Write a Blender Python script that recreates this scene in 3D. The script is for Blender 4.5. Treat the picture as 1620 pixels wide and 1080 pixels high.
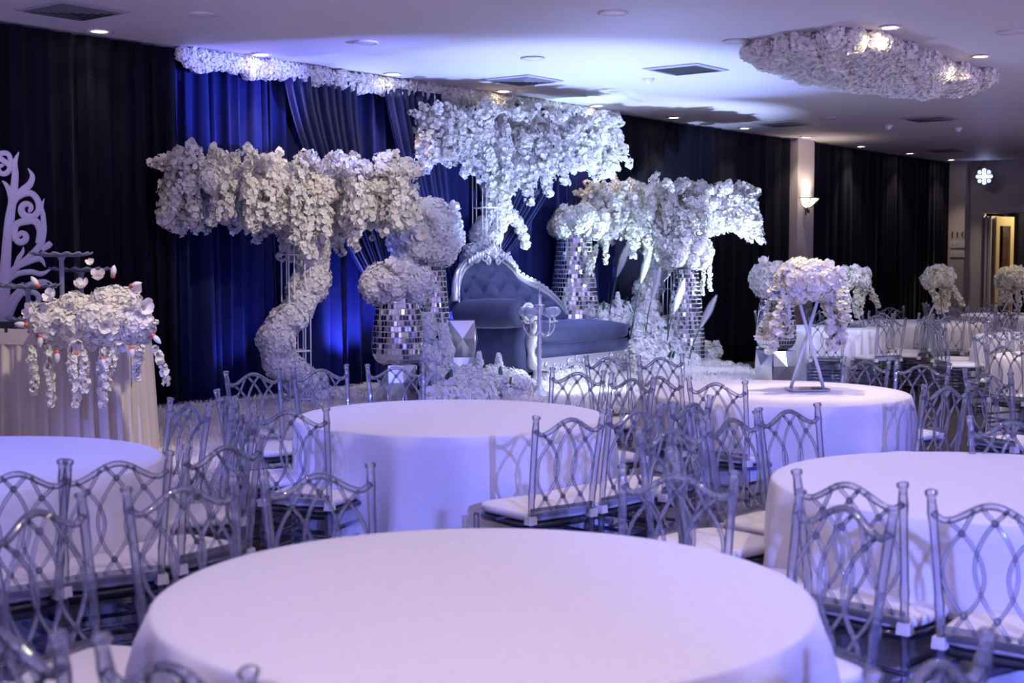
import bpy, math, random
from mathutils import Vector, Matrix, noise
R = random.Random(7)
PI = math.pi
for o in list(bpy.data.objects): bpy.data.objects.remove(o, do_unlink=True)
SC = bpy.context.scene
COL = SC.collection

# ------------------------------------------------------------------ camera, world, exposure, lights
FPX, PITCH, CAMH = 2149.0, 0.0634, 1.615
CEIL = 3.45
STG = 0.28                                     # height of the stage
A = Vector((-3.0, 12.39, 0))                   # a point at the foot of the curtain wall
T = Vector((0.616, 0.788, 0)).normalized()     # along the curtain wall, away from the camera
N = Vector((T.y, -T.x, 0))                     # from the curtain wall into the room
TH = math.atan2(T.y, T.x)

cam = bpy.data.cameras.new('camera')
cam.sensor_width = 36; cam.lens = FPX / 1620 * 36
cam.clip_start = .05; cam.clip_end = 200
cam.dof.use_dof = True; cam.dof.focus_distance = 11.0; cam.dof.aperture_fstop = 3.6
co = bpy.data.objects.new('camera', cam); COL.objects.link(co)
co.location = (0, 0, CAMH); co.rotation_euler = (PI / 2 - PITCH, 0, 0)
SC.camera = co

w = bpy.data.worlds.new('world'); SC.world = w; w.use_nodes = True
w.node_tree.nodes['Background'].inputs[0].default_value = (0.30, 0.30, 0.55, 1)
w.node_tree.nodes['Background'].inputs[1].default_value = 0.02
SC.view_settings.view_transform = 'Standard'; SC.view_settings.look = 'None'
SC.view_settings.exposure = 1.25; SC.view_settings.gamma = 1; SC.view_settings.use_curve_mapping = False
cy = SC.cycles
cy.max_bounces = 10; cy.transparent_max_bounces = 24; cy.transmission_bounces = 8
cy.glossy_bounces = 5; cy.diffuse_bounces = 4; cy.caustics_reflective = False; cy.caustics_refractive = False
cy.sample_clamp_indirect = 6; cy.blur_glossy = 0.6

def W(u, off, z=0): return A + T * u + N * off + Vector((0, 0, z))

def ray(px, py):
    x, y = (px - 810) / FPX, (540 - py) / FPX
    c, s = math.cos(PITCH), math.sin(PITCH)
    return Vector((x, c + y * s, -s + y * c))
C0 = Vector((0, 0, CAMH))
def at_z(px, py, z): r = ray(px, py); return C0 + r * ((z - CAMH) / r.z)
def at_d(px, py, d): r = ray(px, py); return C0 + r * (d / r.y)
def at_o(px, py, off):
    r = ray(px, py); return C0 + r * ((off - (C0 - A).dot(N)) / r.dot(N))
def at_u(px, py, u):
    r = ray(px, py); return C0 + r * ((u - (C0 - A).dot(T)) / r.dot(T))
def uo(p): d = p - A; return d.dot(T), d.dot(N)

def spot(name, loc, target, energy, color, angle=60, blend=.5, radius=.05):
    l = bpy.data.lights.new(name, 'SPOT'); l.energy = energy; l.color = color
    l.spot_size = math.radians(angle); l.spot_blend = blend; l.shadow_soft_size = radius
    o = bpy.data.objects.new(name, l); COL.objects.link(o); o.location = loc
    o.rotation_euler = (Vector(target) - Vector(loc)).to_track_quat('-Z', 'Y').to_euler()
    return o
WARM = (1.0, .80, .62)
NEUT = (1.0, .82, .58)
BLUE = (.16, .20, 1.0)
ICE = (.50, .70, 1.0)
# house downlights over the tables (the grid carries on behind the camera)
for u, off in ((-6.6, 9.4), (-5.2, 7.4), (-2.6, 8.4), (-2.2, 5.6), (.4, 6.4), (2.2, 9.0), (5, 7), (8.5, 5), (11.5, 4), (14.5, 4), (9, 9), (-9, 12), (-4.5, 11.5), (-9, 8), (-1, 13), (4, 12), (9, 13)):
    p = W(u, off, CEIL - .03)
    spot('house_downlight', p, p - Vector((0, 0, 1)), 42, NEUT, 104, .9, .08)
# blue wash lamps on the far walls of the hall
spot('blue_wash', W(-8.5, 14.5, 3.0), Vector((1.9, 4.9, .6)), 1700, BLUE, 32, .7, .09)
spot('blue_wash', W(4, 14.5, 3.0), Vector((2.2, 8.4, .5)), 380, BLUE, 40, .8, .09)
spot('blue_wash', W(-10.5, 6.2, 3.1), Vector((-2.4, 5.9, .8)), 1300, BLUE, 22, .8, .09)
spot('blue_wash', W(-11, 12.5, 3.0), Vector((-.5, 5.6, .5)), 260, BLUE, 30, .8, .09)
spot('blue_wash', W(2.0, 9.5, 1.9), W(.45, 0, 3.2), 5200, BLUE, 10, .6, .03)
spot('blue_wash', W(5.5, 12.5, 2.9), W(5.6, 1.2, .8), 900, (.42, .48, 1.0), 26, .7, .09)
# added unseen fill lamps along the hall walls, tinting the ceiling violet
for u in (-8, -3, 2, 7, 12):
    spot('ceiling_fill', W(u, 15.2, .6), W(u + .5, 10.2, CEIL), 680, (.54, .46, 1.0), 62, .9, .1)
for off in (3.0, 7.5, 11):
    spot('ceiling_fill', W(-11.4, off, .6), W(-6.8, off - .6, CEIL), 680, (.54, .46, 1.0), 62, .9, .1)
spot('fill_spot', W(-.6, 4.2, CEIL - .05), W(.75, .9, 2.0), 130, (1, .86, .64), 44, .8, .06)  # added fill spots without fixtures for the left tree, cake, stage flowers and centrepiece
spot('fill_spot', W(-3.2, 4.6, CEIL - .05), at_d(130, 560, 8.3), 110, (1, .84, .64), 40, .8, .06)
spot('fill_spot', W(2.5, 6.5, CEIL - .05), W(3.8, 1.6, .5), 250, (.60, .66, 1), 46, .8, .06)
spot('fill_spot', W(5.5, 6.0, CEIL - .05), W(6.8, 1.6, .7), 230, (.52, .60, 1), 40, .8, .06)
spot('fill_spot', W(-.25, 6.2, CEIL - .05), Vector((1.83, 8.45, 1.3)), 70, (1, .88, .60), 34, .8, .05)
spot('stage_uplight', W(2.9, 2.95, STG + .4), W(3.0, 2.2, STG + .15), 38, (.66, .80, 1), 110, .8, .03)
# lamps lying on the stage among the flowers
spot('stage_uplight', W(3.1, 2.45, STG + .30), W(3.45, 1.75, CEIL), 250, (.36, .50, 1.0), 98, .5, .05)
spot('stage_uplight', W(5.0, 1.7, STG + .45), W(4.3, 2.6, CEIL), 130, (.28, .40, 1.0), 92, .4, .05)
spot('stage_uplight', W(4.45, 1.0, STG + .95), W(4.25, .35, 2.1), 50, ICE, 80, .7, .03)
spot('stage_uplight', W(6.3, 1.15, STG + .9), W(6.15, .6, 2.2), 42, ICE, 60, .6, .03)
spot('stage_uplight', W(5.6, 2.5, STG + .3), W(5.0, .7, 2.7), 330, (.52, .78, 1.0), 46, .7, .04)
spot('stage_uplight', W(7.0, 2.3, STG + .3), W(7.2, .9, 2.4), 330, (.45, .58, 1.0), 80, .7, .04)
spot('stage_uplight', W(1.7, .55, STG + .2), W(2.0, .0, 2.2), 70, BLUE, 100, .8, .05)
spot('stage_uplight', W(3.4, .5, STG + .2), W(3.2, .0, 2.2), 160, BLUE, 100, .8, .05)
spot('stage_uplight', W(5.3, .5, STG + .2), W(5.2, .0, 2.2), 190, BLUE, 100, .8, .05)
spot('stage_uplight', W(.3, .6, STG + .2), W(.2, .0, 1.6), 14, BLUE, 100, .8, .05)

# ------------------------------------------------------------------ materials
def M(name, color, rough=.5, metal=0, sheen=0, sheen_tint=None, emit=None, estr=0, bump=None, var=None, trans=0, spec=.5):
    m = bpy.data.materials.new(name); m.use_nodes = True
    nt = m.node_tree; b = nt.nodes['Principled BSDF']
    b.inputs['Base Color'].default_value = (*color, 1); b.inputs['Roughness'].default_value = rough
    b.inputs['Metallic'].default_value = metal; b.inputs['Specular IOR Level'].default_value = spec
    if sheen:
        b.inputs['Sheen Weight'].default_value = sheen; b.inputs['Sheen Roughness'].default_value = .35
        b.inputs['Sheen Tint'].default_value = (*(sheen_tint or (1, 1, 1)), 1)
    if emit: b.inputs['Emission Color'].default_value = (*emit, 1); b.inputs['Emission Strength'].default_value = estr
    if var or bump: tc = nt.nodes.new('ShaderNodeTexCoord')
    if var:                                   # (scale, colour 2)
        n = nt.nodes.new('ShaderNodeTexNoise'); n.inputs['Scale'].default_value = var[0]; n.inputs['Detail'].default_value = 4
        cr = nt.nodes.new('ShaderNodeValToRGB'); cr.color_ramp.elements[0].position = .35; cr.color_ramp.elements[1].position = .68
        cr.color_ramp.elements[0].color = (*color, 1); cr.color_ramp.elements[1].color = (*var[1], 1)
        nt.links.new(tc.outputs['Object'], n.inputs['Vector']); nt.links.new(n.outputs['Fac'], cr.inputs['Fac'])
        nt.links.new(cr.outputs['Color'], b.inputs['Base Color'])
    if bump:                                  # (scale, strength, distance)
        n2 = nt.nodes.new('ShaderNodeTexNoise'); n2.inputs['Scale'].default_value = bump[0]; n2.inputs['Detail'].default_value = 3
        bp = nt.nodes.new('ShaderNodeBump'); bp.inputs['Strength'].default_value = bump[1]; bp.inputs['Distance'].default_value = bump[2]
        nt.links.new(tc.outputs['Object'], n2.inputs['Vector']); nt.links.new(n2.outputs['Fac'], bp.inputs['Height'])
        nt.links.new(bp.outputs['Normal'], b.inputs['Normal'])
    if trans:
        tl = nt.nodes.new('ShaderNodeBsdfTranslucent'); tl.inputs['Color'].default_value = (*color, 1)
        mx = nt.nodes.new('ShaderNodeMixShader'); mx.inputs['Fac'].default_value = trans
        out = nt.nodes['Material Output']
        nt.links.new(b.outputs[0], mx.inputs[1]); nt.links.new(tl.outputs[0], mx.inputs[2]); nt.links.new(mx.outputs[0], out.inputs['Surface'])
    return m
def acrylic(name, tint, glass=.5, rough=.02, ior=1.47, haze=0):
    m = bpy.data.materials.new(name); m.use_nodes = True
    nt = m.node_tree; nt.nodes.remove(nt.nodes['Principled BSDF']); out = nt.nodes['Material Output']
    g = nt.nodes.new('ShaderNodeBsdfGlass'); g.inputs['Color'].default_value = (*tint, 1); g.inputs['Roughness'].default_value = rough; g.inputs['IOR'].default_value = ior
    t = nt.nodes.new('ShaderNodeBsdfTransparent'); t.inputs['Color'].default_value = (*tint, 1)
    mx = nt.nodes.new('ShaderNodeMixShader'); mx.inputs['Fac'].default_value = glass
    nt.links.new(t.outputs[0], mx.inputs[1]); nt.links.new(g.outputs[0], mx.inputs[2])
    if haze:
        df = nt.nodes.new('ShaderNodeBsdfDiffuse'); df.inputs['Color'].default_value = (.70, .74, 1, 1)
        tr = nt.nodes.new('ShaderNodeBsdfTranslucent'); tr.inputs['Color'].default_value = (.70, .74, 1, 1)
        ad = nt.nodes.new('ShaderNodeMixShader'); nt.links.new(df.outputs[0], ad.inputs[1]); nt.links.new(tr.outputs[0], ad.inputs[2])
        mh = nt.nodes.new('ShaderNodeMixShader'); mh.inputs['Fac'].default_value = haze
        nt.links.new(mx.outputs[0], mh.inputs[1]); nt.links.new(ad.outputs[0], mh.inputs[2]); mx = mh
    gl = nt.nodes.new('ShaderNodeBsdfGlossy'); gl.inputs['Roughness'].default_value = .05; gl.inputs['Color'].default_value = (1, 1, 1, 1)
    lw = nt.nodes.new('ShaderNodeFresnel'); lw.inputs['IOR'].default_value = 1.6
    m2 = nt.nodes.new('ShaderNodeMixShader')
    nt.links.new(lw.outputs[0], m2.inputs['Fac']); nt.links.new(mx.outputs[0], m2.inputs[1]); nt.links.new(gl.outputs[0], m2.inputs[2])
    nt.links.new(m2.outputs[0], out.inputs['Surface'])
    return m
MT = {}
MT['carpet'] = M('dark_carpet', (.022, .017, .022), .95, var=(9, (.05, .035, .04)), bump=(400, .4, .01))
MT['ceiling'] = M('ceiling_paint', (.78, .75, .80), .55, bump=(60, .05, .01))
MT['wall'] = M('wall_paint', (.62, .55, .56), .7, bump=(90, .08, .01))
MT['trim'] = M('trim_paint', (.66, .60, .62), .45)
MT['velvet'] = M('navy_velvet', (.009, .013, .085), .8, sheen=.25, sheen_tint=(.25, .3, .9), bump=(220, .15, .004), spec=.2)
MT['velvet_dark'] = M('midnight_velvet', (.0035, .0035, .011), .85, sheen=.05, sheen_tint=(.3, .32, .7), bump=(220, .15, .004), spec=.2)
MT['satin'] = M('navy_satin', (.008, .010, .060), .42, sheen=.3, sheen_tint=(.4, .45, 1), spec=.45)
MT['cloth'] = M('white_tablecloth', (.80, .765, .775), .8, sheen=.2, bump=(26, .10, .006), var=(34, (.77, .735, .75)))
MT['skirt'] = M('cream_chiffon', (.74, .66, .58), .85, sheen=.25, trans=.15)
MT['black'] = M('black_cloth', (.006, .006, .008), .7)
MT['cushion'] = M('white_cushion', (.80, .76, .74), .8, sheen=.15, bump=(40, .2, .008))
MT['acrylic'] = acrylic('clear_acrylic', (.955, .965, 1.0), .30, .03, haze=.15)
MT['smoke'] = acrylic('shaded_acrylic', (.52, .58, .88), .30, haze=.05)  # clear acrylic again, shade under the seat put into a darker tint
MT['crystal'] = acrylic('crystal_ball', (.97, .98, 1), .75, ior=1.5)
MT['glass'] = acrylic('cake_glass', (.96, .98, .94), .25, haze=.6)
MT['pane'] = acrylic('window_glass', (.95, .95, .95), .2)
MT['petal'] = M('white_petal', (.86, .83, .76), .6, trans=.25, var=(3, (.88, .86, .82)))
MT['petal_cream'] = M('cream_petal', (.88, .85, .73), .6, trans=.25)
MT['petal_pure'] = M('magnolia_petal', (.90, .86, .84), .45, trans=.25)
MT['heart'] = M('flower_heart', (.55, .50, .16), .7)
MT['stem'] = M('brown_stem', (.055, .040, .028), .8)
MT['green'] = M('leaf_green', (.035, .12, .055), .5)
MT['sepal'] = M('coral_sepal', (.62, .13, .08), .5)
MT['mirror'] = M('mirror', (.86, .87, .88), .08, metal=1)
MT['facet'] = M('mirror_facet', (.84, .85, .87), .2, metal=.9)
MT['grout'] = M('white_grout', (.62, .60, .60), .7)
MT['silver'] = M('silver_leaf', (.72, .70, .72), .28, metal=.6, bump=(60, .25, .004))
MT['sofa'] = M('blue_grey_velvet', (.044, .052, .115), .7, sheen=.4, sheen_tint=(.45, .52, .95), bump=(30, .12, .004), var=(6, (.062, .072, .145)))
MT['whitemetal'] = M('white_metal', (.78, .76, .78), .4)
MT['scroll'] = M('carved_white', (.74, .68, .74), .6, bump=(14, .3, .006), var=(8, (.80, .75, .80)))
MT['fur'] = M('white_fur', (.80, .72, .62), .9, sheen=.4, var=(1.3, (.86, .82, .78)), trans=.15)
MT['plume'] = M('pampas_plume', (.86, .84, .86), .8, trans=.3)
MT['dark'] = M('dark_metal', (.03, .026, .024), .45, metal=.6)
MT['vent'] = M('vent_metal', (.42, .40, .44), .5)
MT['ventslat'] = M('vent_slat', (.16, .15, .17), .5)
MT['ventdark'] = M('vent_duct_shade', (.02, .02, .025), .8)
MT['lamp'] = M('lamp_glow', (1, 1, 1), .5, emit=(1, .82, .60), estr=9)
MT['par'] = M('par_glow', (1, 1, 1), .5, emit=(.42, .52, 1), estr=2.2)
MT['bowl'] = M('sconce_bowl', (.9, .88, .8), .4, emit=(1, .84, .6), estr=1.6)
MT['fixture'] = M('white_fixture', (.80, .78, .80), .45)
MT['yellow'] = M('yellow_paint', (.72, .58, .30), .45)
MT['tan'] = M('tan_board', (.34, .19, .11), .6)

# ------------------------------------------------------------------ mesh helpers
class MB:
    def __init__(s): s.v = []; s.f = []; s.m = []
    def add(s, vs, fs, mi=0):
        k = len(s.v); s.v += [tuple(p) for p in vs]; s.f += [tuple(i + k for i in f) for f in fs]; s.m += [mi] * len(fs); return s
    def box(s, c, d, rz=0, mi=0, taper=1):
        cx, cy_, cz = c; dx, dy, dz = d[0] / 2, d[1] / 2, d[2] / 2
        ca, sa = math.cos(rz), math.sin(rz); vs = []
        for z, q in ((-dz, 1), (dz, taper)):
            for x, y in ((-dx, -dy), (dx, -dy), (dx, dy), (-dx, dy)):
                x *= q; y *= q
                vs.append((cx + x * ca - y * sa, cy_ + x * sa + y * ca, cz + z))
        return s.add(vs, [(0, 3, 2, 1), (4, 5, 6, 7), (0, 1, 5, 4), (1, 2, 6, 5), (2, 3, 7, 6), (3, 0, 4, 7)], mi)
    def tube(s, pts, r, n=8, cap=True, mi=0, flat=None, closed=False, ref=None):
        pts = [Vector(p) for p in pts]; L = len(pts)
        rs = r if isinstance(r, (list, tuple)) else [r] * L
        vs = []; prev = None
        for i, p in enumerate(pts):
            if closed: t = pts[(i + 1) % L] - pts[i - 1]
            else: t = pts[min(i + 1, L - 1)] - pts[max(i - 1, 0)]
            t = t.normalized() if t.length > 1e-9 else Vector((0, 0, 1))
            if ref is not None: a = Vector(ref).cross(t)
            elif prev is None: a = t.cross(Vector((0, 0, 1)) if abs(t.z) < .9 else Vector((1, 0, 0)))
            else: a = prev - t * prev.dot(t)
            a = a.normalized() if a.length > 1e-9 else Vector((1, 0, 0)); prev = a
            b = t.cross(a)
            fa, fb = (1, 1) if flat is None else flat
            for k in range(n):
                th = 2 * PI * k / n
                vs.append(p + a * (math.cos(th) * rs[i] * fa) + b * (math.sin(th) * rs[i] * fb))
        fs = []
        for i in range(L if closed else L - 1):
            j = (i + 1) % L
            for k in range(n):
                fs.append((i * n + k, i * n + (k + 1) % n, j * n + (k + 1) % n, j * n + k))
        if cap and not closed: fs.append(tuple(reversed(range(n)))); fs.append(tuple((L - 1) * n + k for k in range(n)))
        return s.add(vs, fs, mi)
    def lathe(s, prof, n=24, c=(0, 0, 0), mi=0, a0=0, a1=2 * PI):
        full = abs(a1 - a0 - 2 * PI) < 1e-6; m = n if full else n + 1
        vs = [(c[0] + r * math.cos(a0 + (a1 - a0) * k / n), c[1] + r * math.sin(a0 + (a1 - a0) * k / n), c[2] + z) for r, z in prof for k in range(m)]
        fs = []
        for i in range(len(prof) - 1):
            for k in range(n):
                k2 = (k + 1) % m; fs.append((i * m + k, i * m + k2, (i + 1) * m + k2, (i + 1) * m + k))
        return s.add(vs, fs, mi)
    def ball(s, c, r, n=10, mi=0, sc=(1, 1, 1)):
        h = max(4, n // 2); vs = [(c[0], c[1], c[2] - r * sc[2])]; fs = []
        for i in range(1, h):
            ph = -PI / 2 + PI * i / h
            for k in range(n):
                th = 2 * PI * k / n
                vs.append((c[0] + r * sc[0] * math.cos(ph) * math.cos(th), c[1] + r * sc[1] * math.cos(ph) * math.sin(th), c[2] + r * sc[2] * math.sin(ph)))
        vs.append((c[0], c[1], c[2] + r * sc[2])); e = len(vs) - 1
        for k in range(n): fs.append((0, 1 + (k + 1) % n, 1 + k))
        for i in range(h - 2):
            for k in range(n):
                a = 1 + i * n; fs.append((a + k, a + (k + 1) % n, a + n + (k + 1) % n, a + n + k))
        a = 1 + (h - 2) * n
        for k in range(n): fs.append((a + k, a + (k + 1) % n, e))
        return s.add(vs, fs, mi)
    def grid(s, fn, nu, nv, mi=0, wrap=False):
        m = nu if wrap else nu + 1
        vs = [fn(i / nu, j / nv) for j in range(nv + 1) for i in range(m)]
        fs = [(j * m + i, j * m + (i + 1) % m, (j + 1) * m + (i + 1) % m, (j + 1) * m + i) for j in range(nv) for i in range(nu)]
        return s.add(vs, fs, mi)
    def mesh(s, name, mats, smooth=True):
        me = bpy.data.meshes.new(name); me.from_pydata(s.v, [], s.f)
        for m in (mats if isinstance(mats, (list, tuple)) else [mats]): me.materials.append(MT[m] if isinstance(m, str) else m)
        me.polygons.foreach_set('material_index', s.m)
        me.polygons.foreach_set('use_smooth', [smooth] * len(s.f))
        me.update(); return me
    def build(s, name, mats, parent=None, smooth=True, loc=None, rz=0):
        return put(s.mesh(name, mats, smooth), name, parent, loc, rz)
def put(me, name, parent=None, loc=None, rz=0, rot=None, scale=None):
    o = bpy.data.objects.new(name, me); COL.objects.link(o)
    if parent: o.parent = parent
    if loc is not None: o.location = loc
    if rot is not None: o.rotation_euler = rot
    elif rz: o.rotation_euler = (0, 0, rz)
    if scale is not None: o.scale = scale if isinstance(scale, (tuple, list)) else (scale,) * 3
    return o
def thing(name, label, cat, loc=(0, 0, 0), rz=0, group=None):
    o = bpy.data.objects.new(name, None); COL.objects.link(o); o.empty_display_size = .1
    o.location = loc; o.rotation_euler = (0, 0, rz); return tag(o, label, cat, group)
def tag(o, label, cat, group=None):
    o['label'] = label; o['category'] = cat
    if group: o['group'] = group
    return o
def struct(o, label=None, cat=None):
    o['kind'] = 'structure'
    if label: o['label'] = label
    if cat: o['category'] = cat
    return o
def kids(o): return [c for c in bpy.data.objects if c.parent == o]
CH = {}
def dup(root, children, loc, rz, label, group=None):
    r = root.copy(); COL.objects.link(r); r.location = loc; r.rotation_euler = (0, 0, rz); r['label'] = label
    if group: r['group'] = group
    for c in children:
        d = c.copy(); COL.objects.link(d); d.parent = r
    return r
ORD = ['first', 'second', 'third', 'fourth', 'fifth', 'sixth', 'seventh', 'eighth', 'ninth', 'tenth', 'eleventh', 'twelfth', 'thirteenth', 'fourteenth']
def smooth_path(pts, n=6):
    pts = [Vector(p) for p in pts]; out = []
    for i in range(len(pts) - 1):
        p0, p1, p2, p3 = pts[max(i - 1, 0)], pts[i], pts[i + 1], pts[min(i + 2, len(pts) - 1)]
        for k in range(n):
            t = k / n; t2 = t * t; t3 = t2 * t
            out.append(.5 * ((2 * p1) + (p2 - p0) * t + (2 * p0 - 5 * p1 + 4 * p2 - p3) * t2 + (3 * p1 - p0 - 3 * p2 + p3) * t3))
    out.append(pts[-1]); return out

# ------------------------------------------------------------------ room shell (local axes: x along the curtain wall, y = -distance from it)
UE, UB, OFFR = 18.9, -12.0, 16.0
def room(mb, name, mat, smooth=False): return struct(mb.build(name, mat, None, smooth, A, TH))
room(MB().box(((UE + UB) / 2 + 1, -OFFR / 2 + .2, -.05), (UE - UB + 4, OFFR + .9, .1)), 'floor', 'carpet')
room(MB().box(((UE + UB) / 2 + 1, -OFFR / 2 + .2, CEIL + .05), (UE - UB + 4, OFFR + .9, .1)), 'ceiling', 'ceiling')
room(MB().box(((UE + UB) / 2, .1, CEIL / 2), (UE - UB, .2, CEIL)), 'wall_left', 'wall')
room(MB().box(((UE + UB) / 2, -OFFR - .1, CEIL / 2), (UE - UB, .2, CEIL)), 'wall_right', 'wall')
room(MB().box((UB - .1, -OFFR / 2, CEIL / 2), (.2, OFFR + .4, CEIL)), 'wall_front', 'wall')
# back wall with a doorway
pj = at_u(1553, 400, UE); o_j = uo(pj)[1]; z_l = at_u(1580, 337, UE).z
o_k = o_j + 2.0
room(MB().box((UE + .1, -o_j / 2 + .05, CEIL / 2), (.2, o_j + .1, CEIL)), 'wall_back', 'wall')
room(MB().box((UE + .1, -(o_k + OFFR) / 2, CEIL / 2), (.2, OFFR - o_k, CEIL)), 'wall_back_right', 'wall')
room(MB().box((UE + .1, -(o_j + o_k) / 2, (z_l + CEIL) / 2), (.2, o_k - o_j, CEIL - z_l)), 'wall_back_lintel', 'wall')
pil0, pil1 = uo(at_u(1503, 400, UE))[1], uo(at_u(1533, 400, UE))[1]
room(MB().box((UE - .14, -(pil0 + pil1) / 2, CEIL / 2), (.28, pil1 - pil0, CEIL)), 'trim_1', 'wall')
tl = struct(bpy.data.objects.new('door_1', None)); COL.objects.link(tl); tl.location = A; tl.rotation_euler = (0, 0, TH)
cw = .15
MB().box((UE - .015, -o_j + cw / 2, z_l / 2 + .05), (.03, cw, z_l + .1)).build('door_frame', 'trim', tl, False)
MB().box((UE - .015, -o_k - cw / 2, z_l / 2 + .05), (.03, cw, z_l + .1)).build('door_frame', 'trim', tl, False)
MB().box((UE - .015, -(o_j + o_k) / 2, z_l + .07), (.03, o_k - o_j, .12)).build('door_frame', 'trim', tl, False)
for k in range(2):                              # folded white leaves at the left jamb
    MB().box((UE + .32, -o_j - .05 - k * .075, z_l / 2 - .02), (.5, .055, z_l - .06)).build('folded_leaf', 'trim', tl, False)
# yellow glazed leaf standing open
leaf = bpy.data.objects.new('yellow_leaf', None); COL.objects.link(leaf); leaf.parent = tl
leaf.location = (UE + .2, -o_j - .19, 0); leaf.rotation_euler = (0, 0, math.radians(-14)); leaf['label'] = 'yellow glazed door leaf'
lw, lh = .62, z_l - .06
m = MB()
for x in (.06, lw - .06): m.box((x, 0, lh / 2), (.12, .05, lh))
for z, h in ((.12, .24), (lh * .52, .16), (lh - .09, .18)): m.box((lw / 2, 0, z), (lw - .24, .048, h))
m.build('leaf_frame', 'yellow', leaf, False)
for z0, z1 in ((.24, lh * .52 - .08), (lh * .52 + .08, lh - .18)):
    MB().box((lw / 2, 0, (z0 + z1) / 2), (lw - .24, .01, z1 - z0)).build('pane', 'pane', leaf, False)
# the next room behind the doorway
room(MB().box((UE + 3.2, -(o_j + o_k) / 2, CEIL / 2), (.2, 7, CEIL)), 'wall_next_room', 'wall')
room(MB().box((UE + 1.62, -o_j + .55, 1.0), (2.9, .06, 2.0)), 'trim_2', 'tan')
room(MB().box((UE + 1.62, -o_j + .58, 2.7), (2.9, .05, 1.5)), 'wall_next_room_side', 'wall')
spot('door_leaf_fill', W(UE + 1.5, o_j + 1.0, 3.2), W(UE + .6, o_j + .2, 1.2), 150, (1, .8, .5), 120, .8, .1)  # added unseen lamp beyond the doorway, brightening the yellow leaf

# pilaster between the curtain bays
u_p0 = uo(at_o(1262, 300, .3))[0]; u_p1 = u_p0 + .58
room(MB().box(((u_p0 + u_p1) / 2, -.15, CEIL / 2), (u_p1 - u_p0, .3, CEIL)), 'trim_3', 'wall')

# ------------------------------------------------------------------ curtains
def curtain(name, label, u0, u1, off, z0, z1, pleats, amp, mat, seed, group=None, flare=0):
    r = random.Random(seed); ph = [r.uniform(0, 6.28) for _ in range(4)]; wj = [r.uniform(-.35, .35) for _ in range(pleats + 2)]
    nu = pleats * 8
    def fn(a, b):
        q = a * pleats; i = int(min(q, pleats - 1)); j = wj[i] * (1 - (q - i)) + wj[i + 1] * (q - i)
        zz = z0 + (z1 - z0) * b
        k = .55 + .45 * (1 - b)
        y = amp * k * (math.sin(2 * PI * (q + j)) + .45 * math.sin(2 * PI * (q * .43 + ph[0]) + 1.3 * b) + .25 * math.sin(2 * PI * q * 2.1 + ph[1]))
        x = u0 + (u1 - u0) * a + .018 * math.sin(2 * PI * q + ph[2]) + .02 * (1 - b) * math.sin(q * 1.7 + ph[3])
        return (x, -off + y * .9 - flare * (1 - b) ** 3, zz)
    o = MB().grid(fn, nu, 12).build(name, mat, None, True, A, TH)
    md = o.modifiers.new('thickness', 'SOLIDIFY'); md.thickness = .006
    return tag(o, label, 'curtain', group)
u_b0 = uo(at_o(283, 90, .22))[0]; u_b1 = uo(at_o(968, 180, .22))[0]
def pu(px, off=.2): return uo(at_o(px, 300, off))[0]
CT = CEIL - .02
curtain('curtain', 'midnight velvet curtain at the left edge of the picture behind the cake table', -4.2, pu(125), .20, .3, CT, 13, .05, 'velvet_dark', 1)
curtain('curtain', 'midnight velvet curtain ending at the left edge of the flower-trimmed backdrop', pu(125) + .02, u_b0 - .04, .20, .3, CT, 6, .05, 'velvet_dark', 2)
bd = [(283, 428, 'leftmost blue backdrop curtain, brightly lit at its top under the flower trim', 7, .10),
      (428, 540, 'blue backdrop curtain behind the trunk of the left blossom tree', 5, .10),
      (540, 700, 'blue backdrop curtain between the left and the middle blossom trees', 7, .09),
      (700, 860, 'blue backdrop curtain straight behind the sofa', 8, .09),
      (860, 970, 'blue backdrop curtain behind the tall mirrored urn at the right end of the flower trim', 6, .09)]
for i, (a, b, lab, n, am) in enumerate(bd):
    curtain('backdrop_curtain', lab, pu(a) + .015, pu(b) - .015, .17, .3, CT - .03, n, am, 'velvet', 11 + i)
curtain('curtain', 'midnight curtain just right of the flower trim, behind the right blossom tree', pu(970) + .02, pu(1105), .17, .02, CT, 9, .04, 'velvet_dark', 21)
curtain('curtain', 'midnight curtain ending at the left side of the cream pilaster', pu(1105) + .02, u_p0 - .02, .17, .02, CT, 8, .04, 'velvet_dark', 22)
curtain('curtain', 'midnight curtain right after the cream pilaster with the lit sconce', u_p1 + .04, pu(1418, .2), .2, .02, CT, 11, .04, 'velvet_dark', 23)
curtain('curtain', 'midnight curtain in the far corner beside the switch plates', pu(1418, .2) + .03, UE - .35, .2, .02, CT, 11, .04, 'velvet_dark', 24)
q = uo(at_u(1606, 400, UE + 1.6))[1]
o = MB().grid(lambda a, b: (UE + 1.75 + .05 * math.sin(a * 40) + .02 * math.sin(a * 71), -(q - .65 + 2.6 * a), .02 + (CEIL - .1) * b), 110, 3).build('curtain', 'velvet_dark', None, True, A, TH)
o.modifiers.new('thickness', 'SOLIDIFY').thickness = .006
tag(o, 'dark curtain seen through the open doorway beside the yellow door leaf', 'curtain')

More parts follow.
